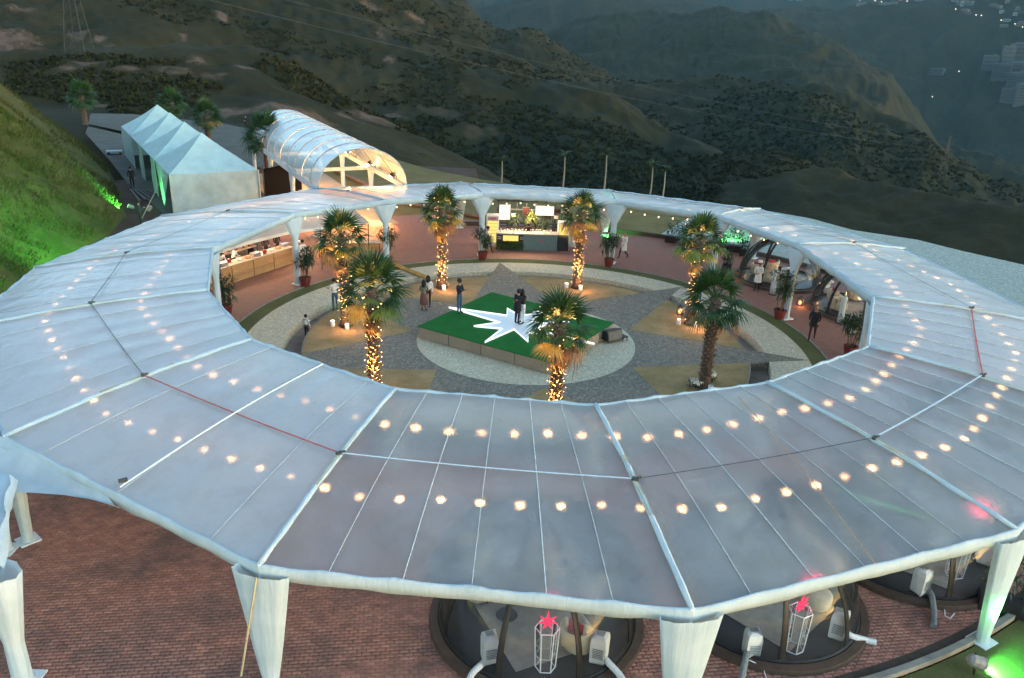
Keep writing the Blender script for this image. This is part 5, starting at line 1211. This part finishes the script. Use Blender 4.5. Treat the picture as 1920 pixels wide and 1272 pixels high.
# ------------------------------------------------------------------ people
def seg_dist(p, a, b):
    ab = b-a; t = max(0, min(1, (p-a).dot(ab)/max(ab.dot(ab), 1e-9))); return (p-(a+ab*t)).length
CLO = {}
def cloth(c): return M('cloth_%d_%d_%d' % tuple(int(x*255) for x in c), c, .85, .12, 5, .2)
JETC = (.014, .014, .018); WHC = (.62, .62, .60)
def person(loc, face, label, top=(.02, .02, .025), legs=(.02, .02, .025), H=1.74, pose='stand', hair='short', skirt=None, coat=None, apron=None, hat=None, sleeve='long', group=None, lean=0, shoe=SHOE, cat='person', stripes=None, skin=SKIN):
    k = H/1.75; root = empty('person', loc, label, cat, group, face)
    J = dict(pel=(0, 0, .95), waist=(0, 0, 1.07), chest=(0, .0, 1.30), neck=(0, -.01, 1.47), nk2=(0, .0, 1.53), head=(0, .02, 1.64), top=(0, .01, 1.72))
    for s_, n_ in ((1, 'r'), (-1, 'l')):
        J['hip'+n_] = (.095*s_, 0, .90); J['knee'+n_] = (.10*s_, .02, .50); J['ank'+n_] = (.10*s_, -.01, .09); J['toe'+n_] = (.115*s_, .16, .035)
        J['sh'+n_] = (.185*s_, 0, 1.42); J['el'+n_] = (.245*s_, -.02, 1.13); J['wr'+n_] = (.25*s_, .07, .89)
    if pose == 'walk':
        J['kneer'] = (.10, .20, .52); J['ankr'] = (.10, .30, .10); J['toer'] = (.11, .46, .06); J['kneel'] = (-.10, -.02, .50); J['ankl'] = (-.10, -.34, .16); J['toel'] = (-.11, -.22, .03)
        J['wrr'] = (.24, -.12, .95); J['elr'] = (.25, -.14, 1.15); J['wrl'] = (-.22, .26, 1.02); J['ell'] = (-.25, .04, 1.14)
    if pose in ('phone', 'hold'):
        for s_, n_ in ((1, 'r'), (-1, 'l')): J['el'+n_] = (.23*s_, .06, 1.13); J['wr'+n_] = (.08*s_, .30, 1.24 if pose == 'phone' else 1.12)
    if pose == 'hug':
        for s_, n_ in ((1, 'r'), (-1, 'l')): J['el'+n_] = (.26*s_, .20, 1.26); J['wr'+n_] = (.12*s_, .42, 1.20 if s_ > 0 else 1.30)
        J['head'] = (.04, .06, 1.62); J['top'] = (.05, .08, 1.70)
    if pose == 'work':
        for n_ in ('chest', 'neck', 'nk2', 'head', 'top'): x, y, z = J[n_]; J[n_] = (x, y+.28*(z-.95), z-.06*(z-.95))
        J['head'] = (0, .24, 1.56); J['top'] = (0, .27, 1.64)
        for s_, n_ in ((1, 'r'), (-1, 'l')): J['sh'+n_] = (.185*s_, .13, 1.37); J['el'+n_] = (.25*s_, .18, 1.10); J['wr'+n_] = (.14*s_, .42, 1.06)
    if pose == 'child': pass
    J = {a: Vector(b)*k for a, b in J.items()}
    E_ = [('pel', 'waist', 0), ('waist', 'chest', 0), ('chest', 'neck', 0), ('neck', 'nk2', 2), ('nk2', 'head', 2), ('head', 'top', 2)]
    for n_ in 'rl': E_ += [('pel', 'hip'+n_, 1), ('hip'+n_, 'knee'+n_, 1), ('knee'+n_, 'ank'+n_, 1), ('ank'+n_, 'toe'+n_, 3), ('chest', 'sh'+n_, 0), ('sh'+n_, 'el'+n_, 0), ('el'+n_, 'wr'+n_, 0 if sleeve == 'long' else 2)]
    RD = dict(pel=.135, waist=.125, chest=.15, neck=.065, nk2=.055, head=.095, top=.07, hip=.095, knee=.062, ank=.045, toe=.04, sh=.068, el=.048, wr=.032)
    names = list(J); bm = bmesh.new(); vs = {n_: bm.verts.new(J[n_]) for n_ in names}
    for a, b, m_ in E_: bm.edges.new((vs[a], vs[b]))
    me_ = bpy.data.meshes.new('body'); bm.to_mesh(me_); bm.free()
    o = bpy.data.objects.new('body', me_); COL.objects.link(o); o.modifiers.new('s', 'SKIN'); 
    sk = me_.skin_vertices[0].data if me_.skin_vertices else None
    if sk is None:
        bm = bmesh.new(); bm.from_mesh(me_); bm.verts.layers.skin.verify(); bm.to_mesh(me_); bm.free(); sk = me_.skin_vertices[0].data
    for i, n_ in enumerate(names):
        key = n_ if n_ in RD else n_[:-1]; r = RD[key]*k; sk[i].radius = (r*1.0, r*(.72 if key in ('pel', 'waist', 'chest') else 1)); sk[i].use_root = (n_ == 'pel')
    sb = o.modifiers.new('u', 'SUBSURF'); sb.levels = 1; sb.render_levels = 1
    dg = bpy.context.evaluated_depsgraph_get(); m2 = bpy.data.meshes.new_from_object(o.evaluated_get(dg)); bpy.data.objects.remove(o)
    m2.name = 'body'; m2.materials.clear()
    for mt in (cloth(top), cloth(legs), skin, shoe): m2.materials.append(mt)
    if stripes: m2.materials.append(cloth(stripes))
    segs = [(J[a], J[b], m_) for a, b, m_ in E_]
    for f in m2.polygons:
        c = f.center; best = min(segs, key=lambda s_: seg_dist(c, s_[0], s_[1])); mi = best[2]
        if c.z < .12*k and mi == 1: mi = 3
        if mi == 0 and c.z < .93*k and abs(c.x) < .2*k: mi = 1
        if mi == 0 and stripes and int(c.z/(.055*k)) % 2: mi = 4
        f.material_index = mi; f.use_smooth = True
    body = link('body', m2, root)
    hd = J['head']; ht = J['top']
    # hair / hat / face
    if hair == 'long':
        MB().lathe(hd+Vector((0, -.03*k, 0)), [(.03*k, .155*k), (.105*k, .10*k), (.128*k, .02*k), (.135*k, -.10*k), (.13*k, -.24*k), (.08*k, -.34*k), (.01, -.36*k)], 12, sy=.8).build('hair', HAIR, root, True)
    elif hair != 'none':
        MB().lathe(hd+Vector((0, -.022*k, .02*k)), [(.01, .125*k), (.075*k, .105*k), (.112*k, .05*k), (.115*k, -.02*k), (.09*k, -.07*k)], 12).build('hair', HAIR, root, True)
    m = MB().ball(hd+Vector((-.034*k, .093*k, .01*k)), .011*k, 5, 3).ball(hd+Vector((.034*k, .093*k, .01*k)), .011*k, 5, 3); m.box(hd+Vector((0, .095*k, -.055*k)), (.045*k, .01, .010*k)); m.build('face', HAIR, root)
    m = MB().add([hd+Vector((0, .09*k, .02*k)), hd+Vector((-.016*k, .09*k, -.03*k)), hd+Vector((.016*k, .09*k, -.03*k)), hd+Vector((0, .125*k, -.025*k))], [(0, 1, 3), (0, 3, 2), (1, 2, 3)])
    for s_ in (-1, 1): m.ball(hd+Vector((.098*k*s_, 0, 0)), .022*k, 5, 3)
    m.build('nose_and_ears', skin, root)
    for n_ in 'rl':   # hands: palm and five fingers
        w_ = J['wr'+n_]; d = (w_-J['el'+n_]).normalized(); x = d.cross(Vector((0, 0, 1))); x = x.normalized() if x.length > .1 else Vector((0, 1, 0)); m = MB(); m.tube([w_-d*.01, w_+d*.04*k, w_+d*.085*k], [.026*k, .036*k, .032*k], 6)
        y = d.cross(x)
        for i, l in enumerate((.055, .068, .072, .066)):
            b = w_+d*.08*k+x*(i-1.5)*.018*k; m.tube([b, b+d*l*.5*k+y*.006, b+d*l*.9*k+y*.026*k], [.009*k, .0085*k, .007*k], 5)
        b = w_+d*.03*k+x*.03*k; m.tube([b, b+(d*.6+x*.6)*.04*k, b+(d+x*.4)*.065*k], [.011*k, .010*k, .008*k], 5); m.build('hand', skin, root)
    if skirt: MB().lathe((0, 0, 0), [(r*k, z*k) for r, z in ((.145, 1.02), (.175, .92), (.20, .70), (.225, .42), (.22, .38))], 16, sy=.8, rib=.05, ribn=6, cap=False).build('skirt', cloth(skirt), root, True)
    if coat: MB().lathe((0, 0, 0), [(r*k, z*k) for r, z in ((.12, 1.44), (.195, 1.36), (.185, 1.12), (.195, .92), (.225, .72))], 16, sy=.72, cap=False).build('coat', cloth(coat), root, True)
    if apron: MB().lathe((0, .0, 0), [(r*k, z*k) for r, z in ((.15, 1.10), (.175, .95), (.20, .68), (.21, .55))], 16, sy=.85, rib=.03, ribn=7, cap=False).build('apron', cloth(apron), root, True)
    if hat: MB().lathe(hd+Vector((0, 0, .05*k)), [(.112*k, 0), (.115*k, .05*k), (.13*k, .11*k), (.10*k, .14*k), (.01, .145*k)], 12).build('cap', cloth(hat), root, True)
    return root
def facing(frm, to): d = Vector(to)-Vector(frm); return math.atan2(d.y, d.x)-PI/2
mp = gp(966, 610, STZ+.055); wp = gp(979, 606.5, STZ+.055); dv = (wp-mp); dv.z = 0; dv = dv.normalized()
mp = wp-dv*.34
person(mp+Vector((0, 0, 0)), facing(mp, wp), 'man in dark suit hugging a woman on the glowing star', JETC, (.016, .018, .03), 1.80, 'hug', coat=JETC)
person(wp, facing(wp, mp), 'long-haired woman in black jacket and white trousers hugging the man on the star', JETC, (.68, .68, .68), 1.72, 'hug', 'long')
q = gp(861, 588, STZ+.055); person(q, facing(q, gp(900, 600, STZ)), 'man in black jacket and jeans standing on the left arm of the glowing star', (.014, .015, .022), (.04, .08, .14), 1.78, 'phone', coat=None)
q = gp(795, 583, 0); person(q, facing(q, gp(812, 560, 0)), 'woman in grey top and long brown skirt in the pair left of the stage', (.13, .13, .10), (.25, .14, .10), 1.66, 'hold', 'long', skirt=(.13, .062, .052), sleeve='long')
q2 = gp(803, 575, 0); person(q2, facing(q2, q), 'woman in white blouse and dark trousers in the pair left of the stage', (.55, .54, .52), (.035, .015, .018), 1.68, 'stand', 'long')
person(gp(576, 637, -.45)+Vector((0, 0, 0)), facing(gp(576, 637, 0), gp(640, 600, 0)), 'child in striped white and grey jumper walking in the garden trench', (.60, .62, .62), (.03, .025, .03), 1.28, 'stand', stripes=(.12, .13, .15))
person(gp(629, 583, 0), .6, 'man in white shirt and jeans half hidden behind the lit palm', (.60, .60, .58), (.04, .07, .11), 1.74, 'hold')
q = gp(1168, 485, 0); person(q, facing(q, gp(1100, 500, 0)), 'bald waiter in white shirt and long apron walking right of the bar', WHC, (.03, .014, .014), 1.76, 'walk', 'none', apron=(.66, .63, .58))
q = gp(914, 474, 0); person(q, facing(q, gp(960, 475, 0)), 'waiter in white jacket with apron half behind the post left of the bar', WHC, (.03, .014, .014), 1.76, 'walk', apron=(.60, .60, .56))
q = gp(1076, 462, 0); person(q, 2.8, 'waiter in white behind the lit palm trunk right of the bar', WHC, (.02, .02, .022), 1.72, 'stand', apron=(.6, .6, .58), hat=(.6, .6, .6))
q = gp(1418, 546, 0); person(q, facing(q, gp(1360, 600, 0)), 'cook in white uniform and cap standing before the large rear dome', WHC, (.03, .014, .014), 1.78, 'hold', hat=(.7, .7, .7), apron=(.68, .67, .62))
q = gp(1521, 638, 0); person(q, facing(q, gp(1500, 700, 0)), 'man in black coat and trousers walking on the brick walk at the right', JETC, (.035, .014, .016), 1.80, 'walk', 'none', coat=JETC)
q = bL+bd*2.15+bn*1.0; person(q, facing(q, q-bn), 'barman in dark clothes leaning over the bar counter', (.03, .02, .022), (.02, .02, .02), 1.74, 'work')
q = c0_+dA*1.9+nA*1.2; person(q, facing(q, q-nA), 'cook in white with cap and red scarf bent over the left of the stall counter', (.66, .64, .62), (.02, .02, .02), 1.68, 'work', hat=(.68, .66, .66))
q = c0_+dA*2.9+nA*1.25; person(q, facing(q, q-nA+dA*.6), 'cook in white with cap, right one of the two leaning over the stall counter', (.66, .64, .62), (.02, .02, .02), 1.70, 'work', hat=(.68, .66, .66))
q = c0_+dA*6.2+nA*2.0; person(q, facing(q, q-nA), 'man in dark red shirt with white cap standing inside the stall near the post', (.04, .012, .015), (.02, .02, .02), 1.74, 'stand', hat=(.6, .58, .55))
q = c0_+dA*7.1+nA*1.9; person(q, facing(q, q-nA), 'man in black standing inside the stall right behind the draped post', JETC, (.02, .02, .02), 1.74, 'stand')
q = gp(560, 500, 0)-nA*.4; person(q, facing(q, q+nA), 'waiter in white at the right end of the stall counter behind the draped post', WHC, (.02, .02, .02), 1.72, 'stand', apron=(.6, .6, .58))
q = gp(265, 424, 0); person(q, facing(q, gp(300, 420, 0)), 'man in dark vest and pale shirt standing between the two green floodlights', (.05, .055, .055), (.03, .035, .035), 1.78, 'phone')
q = gp(249, 352, 0); person(q, facing(q, gp(280, 420, 0)), 'man in dark clothes on the path between the bank and the marquee', (.022, .012, .012), (.02, .014, .014), 1.76, 'stand')
for i, (x, y, lb) in enumerate(((462, 243, 'man in black with hands together standing on the road behind the lone palm'), (485, 236, 'man in dark cap mostly hidden behind the lone palm crown'), (381, 243, 'man in black, left one of the two behind the marquee roof'), (389, 241, 'man in black, right one of the two behind the marquee roof'))):
    person(gp(x, y, 0), 3.0+i, lb, (.014, .014, .016), (.014, .014, .016), 1.8, ['hold', 'stand', 'stand', 'hold'][i])
# clutter beside the bank
q = gp(215, 290, 0); t_ = empty('white_cart', q, 'white folded sheet on a low cart beside the bank', 'cart'); MB().box((0, 0, .35), (1.5, .8, .12), .4).box((0, 0, .2), (.9, .5, .2), .4).build('bundle', FAB, t_); MB().tube([(-.6, -.3, .12), (.6, .3, .12)], .12, 6).build('roller', BLACK, t_)
q = gp(215, 282, 0); t_ = empty('red_chair', q+Vector((1.6, 0, 0)), 'red plastic chair near the back corner of the marquee', 'chair', None, .6); RCH = M('red_plastic', (.35, .05, .03), .5)
MB().box((0, 0, .45), (.5, .5, .05)).build('seat', RCH, t_); MB().box((0, .25, .72), (.5, .05, .5)).build('backrest', RCH, t_)
for dx in (-.2, .2):
    for dy in (-.2, .2): MB().box((dx, dy, .22), (.05, .05, .44)).build('leg', RCH, t_)
m = MB(); a_, b_ = gp(247, 345, .04), gp(285, 392, .04)
for i in range(5):
    o_ = Vector((-.5+i*.22, .3*i, 0)); tag(MB().box((a_+b_)/2+o_+Vector((0, 0, .05)), (5.2-.5*i, .16, .05), math.atan2((b_-a_).y, (b_-a_).x)+.06*i).build('plank', wood_mat('old_plank', (.04, .025, .02), (.10, .07, .05))), ['weathered plank lying nearest the bank', 'second weathered plank from the bank', 'middle one of the loose planks by the path', 'fourth loose plank, towards the marquee', 'loose plank closest to the marquee'][i]+' between bank and marquee', 'plank', 'loose planks beside the marquee')

# ------------------------------------------------------------------ slender palms behind the ring, pylons, wires
QP = leaf_mat('queen_leaf', (.018, .045, .016), (.035, .065, .022)); QT = M('queen_trunk', (.17, .165, .14), .85, .2, 3)
def feather_mesh(seed_):
    r_ = random.Random(seed_); mb = MB(); pts = [Vector((1.7*t, 0, .55*math.sin(t*2.2)-.9*t**3)) for t in [i/8 for i in range(9)]]; mb.tube(pts, [.02]*8+[.006], 3)
    for i in range(26):
        t = .15+.85*i/26; k_ = min(7, int(t*8)); p = pts[k_].lerp(pts[k_+1], t*8-k_); l = .42*math.sin(PI*(.15+.8*t))+.05
        for s_ in (-1, 1): mb.add([p, p+Vector((.06, 0, .01)), p+Vector((.12, s_*l, -.22*l-r_.uniform(0, .12)))], [(0, 1, 2)])
    return mb.mesh('frond', QP)
FQ = [feather_mesh(1), feather_mesh(2)]
for i, (x, y, H, lb) in enumerate(((938, 352, 2.3, 'short feather palm behind the ring roof, leftmost of the slender row'), (1060, 356, 2.9, 'slender feather palm above the ring roof, second from the left'), (1141, 362, 3.3, 'tallest slender feather palm with white trunk behind the ring roof'), (1232, 374, 2.7, 'slender feather palm behind the ring roof, fourth from the left'), (1257, 380, 2.5, 'leaning slender feather palm, rightmost of the row behind the ring roof'))):
    root = empty('feather_palm', gp(x, y, 0)+Vector((0, 4, -.5)), lb, 'palm tree', 'slender palms behind the ring'); r_ = random.Random(i)
    MB().tube([(0, 0, 0), (.05, 0, H*.5), (.02, 0, H)], [.09, .07, .05], 7).build('trunk', QT, root)
    for j in range(13): o = link('frond', FQ[j % 2], root, (.02, 0, H)); o.rotation_euler = (0, math.radians(r_.uniform(-55, 12)), j*2.4); o.scale = (.52,)*3
m = MB(); r_ = random.Random(8)   # thin stakes and rubble along the lawn edge
PY_ = M('pylon_steel', (.020, .026, .026), .6)
def pylon(px, py, H, label):
    b, Dh = hit(px, py); root = empty('power_pylon', b, label, 'pylon'); m = MB(); w = H*.09
    for sx in (-1, 1):
        for sy in (-1, 1): m.tube([(sx*w, sy*w, -1), (sx*w*.25, sy*w*.25, H*.65), (sx*w*.12, sy*w*.12, H)], .09, 3)
    for k_ in range(9):
        z0, z1 = H*k_/9*.9, H*(k_+1)/9*.9; w0, w1 = w*(1-.75*min(1, z0/(H*.65))), w*(1-.75*min(1, z1/(H*.65)))
        for s_ in (-1, 1): m.tube([(-w0, s_*w0, z0), (w1, s_*w1, z1)], .045, 3); m.tube([(w0, s_*w0, z0), (-w1, s_*w1, z1)], .045, 3); m.tube([(s_*w0, -w0, z0), (s_*w1, w1, z1)], .045, 3)
    m.build('tower', PY_, root); c_ = MB()
    for z in (.72, .84, .95): c_.tube([(-H*.16, 0, H*z), (0, 0, H*(z+.02)), (H*.16, 0, H*z)], .12, 3)
    c_.build('cross_arm', PY_, root); return root, b+Vector((0, 0, H*.85))
P1, e1 = pylon(150, 100, 26, 'faint lattice power pylon on the upper left hillside'); P2, e2 = pylon(1762, 345, 24, 'faint lattice power pylon on the dark slope at the right')
def wire_(A, B, sag, label, r=.022):
    pts = [A.lerp(B, t/40)+Vector((0, 0, -sag*4*(t/40)*(1-t/40))) for t in range(41)]; tag(MB().tube(pts, r, 3).build('power_line', M('wire_grey', (.12, .13, .13), .6)), label, 'wire', 'power lines across the valley')
wire_(e1, e2, 4, 'upper power line running from the left pylon down across the valley'); wire_(e1+Vector((0, -3, -4)), e2+Vector((0, -3, -3)), 5, 'lower power line running from the left pylon down across the valley')

# ------------------------------------------------------------------ far town
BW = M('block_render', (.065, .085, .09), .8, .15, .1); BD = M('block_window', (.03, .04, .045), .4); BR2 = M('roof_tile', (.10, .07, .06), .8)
blocks = [(1757, 139, 20, 9, 3, 'low pale block with open courtyard on the wooded spur left of the towers'), (1855, 128, 22, 20, 3, 'white apartment block with banded storeys, leftmost of the hillside group'), (1884, 128, 16, 34, 5, 'slim tall white tower behind the banded blocks'), (1878, 146, 26, 22, 5, 'banded white apartment block at the centre of the hillside group'), (1912, 112, 22, 26, 4, 'white block with round window high at the right picture edge'), (1908, 140, 26, 20, 4, 'wide pale block between the upper and lower towers'),
          (1903, 168, 24, 26, 6, 'stepped white apartment block below the central one'), (1888, 190, 20, 20, 5, 'lowest stepped white block of the hillside group'), (1914, 193, 22, 30, 6, 'tall banded white block in the lower right of the group'), (1930, 160, 24, 34, 6, 'white block cut by the right picture edge')]
for i, (x, y, w, h, nf, lb) in enumerate(blocks):
    b, Dh = hit(x, y, 500); s_ = Dh/FPX; w, h = w*s_, h*s_; root = empty('apartment_block', b+Vector((0, 0, -h*.15)), lb, 'building', 'apartment blocks on the far hillside', -math.atan2(b.x, b.y)+.25*((i % 3)-1))
    MB().box((0, 0, h*.5), (w, w*.7, h*1.2)).build('wall', BW, root)
    for f_ in range(nf):
        z = h*(.16+.9*(f_+.5)/nf); MB().box((0, -w*.36, z), (w*.86, w*.03, h/nf*.42)).build('window_band', BD, root); MB().box((0, -w*.40, z-h/nf*.36), (w*1.02, w*.12, h/nf*.16)).build('balcony', BW, root)
    MB().box((w*.2, 0, h*1.14), (w*.3, w*.3, h*.12)).build('roof_hut', BW, root)
LW = EM('town_light', (1.0, .88, .62), .3); r_ = random.Random(31); houses = []
for (x0, x1, y0, y1, n) in ((1790, 1925, 0, 30, 17), (1600, 1725, 0, 12, 9), (1880, 1925, 40, 58, 4), (1440, 1520, -4, 2, 3)):
    for i in range(n): houses.append((r_.uniform(x0, x1), r_.uniform(y0, y1), r_.uniform(5, 12), r_.uniform(3, 5)))
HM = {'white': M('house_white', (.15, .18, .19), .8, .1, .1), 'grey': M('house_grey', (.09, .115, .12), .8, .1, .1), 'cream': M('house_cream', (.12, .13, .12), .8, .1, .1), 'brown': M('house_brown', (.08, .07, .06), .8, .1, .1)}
cnt = {}
for i, (x, y, w, h) in enumerate(houses):
    b, Dh = hit(x, y, 900); s_ = Dh/FPX
    wherex = 'above the wooded slope' if x > 1780 and y < 35 else ('at the right edge under the town' if x > 1780 else ('on the far ridge left of the town' if x < 1560 else 'on the crest at the top'))
    n_ = cnt.get(wherex, 0); cnt[wherex] = n_+1
    colr = ['white', 'grey', 'cream', 'brown'][n_ % 4]; roofk = ['tile-roofed', 'flat-roofed'][(n_//4) % 2]; siz = ['low long', 'small square', 'tall narrow'][(n_//8) % 3]
    w, h = {'low long': (11, 3.2), 'small square': (6, 4), 'tall narrow': (5, 7)}[siz]; w, h = w*s_, h*s_
    root = empty('hill_house', b, siz+' '+colr+' '+roofk+' far house '+wherex, 'house', 'houses of the far town', r_.uniform(-.5, .5)-.6)
    MB().box((0, 0, h*.4), (w, w*.6, h*1.2)).build('wall', HM[colr], root); MB().box((0, -w*.305, h*.45), (w*.7, w*.02, h*.3)).build('window_band', BD, root)
    if roofk[0] == 't': MB().add([(-w*.53, -w*.34, h), (w*.53, -w*.34, h), (w*.53, w*.34, h), (-w*.53, w*.34, h), (-w*.3, 0, h*1.35), (w*.3, 0, h*1.35)], [(0, 1, 5, 4), (2, 3, 4, 5), (1, 2, 5), (3, 0, 4)]).build('roof', BR2, root)
    else: MB().box((0, 0, h*1.03), (w*1.05, w*.66, h*.08)).build('roof', HM[colr], root)
for i, (x, y) in enumerate(((1791, 22), (1829, 33), (1839, 34), (1876, 43), (1902, 50), (1916, 56), (1640, 6), (1652, 8), (1686, 4), (1700, 7), (1612, 3), (1747, 187), (1797, 139))):
    b, Dh = hit(x, y, 700); tag(MB().ball(b+Vector((0, 0, 6)), 1.1*Dh/FPX*.7, 6, 4).build('street_lamp', LW), 'tiny lit lamp in the far town, '+['alone left of the white houses', 'under the row of pale houses', 'beside the paired lamp under the houses', 'alone on the slope right of the houses', 'at the right edge below the town', 'outermost at the right edge', 'left one on the crest', 'second one on the crest', 'right one on the crest', 'last one on the crest', 'first one on the crest', 'alone deep in the wooded valley', 'at the low block on the spur'][i], 'street lamp', 'lamps of the far town')

# ------------------------------------------------------------------ evening haze

hz = MB().box((0, 3300, 205), (11400, 6800, 1010)).build('haze', None, None, kind='stuff')
hm = bpy.data.materials.new('haze_air'); hm.use_nodes = True; hn = hm.node_tree; hn.nodes.clear(); o_ = hn.nodes.new('ShaderNodeOutputMaterial'); v_ = hn.nodes.new('ShaderNodeVolumePrincipled')
v_.inputs['Color'].default_value = (.32, .66, .92, 1); v_.inputs['Density'].default_value = .00004; v_.inputs['Anisotropy'].default_value = 0.0
hn.links.new(v_.outputs[0], o_.inputs[1]); hz.data.materials.append(hm)
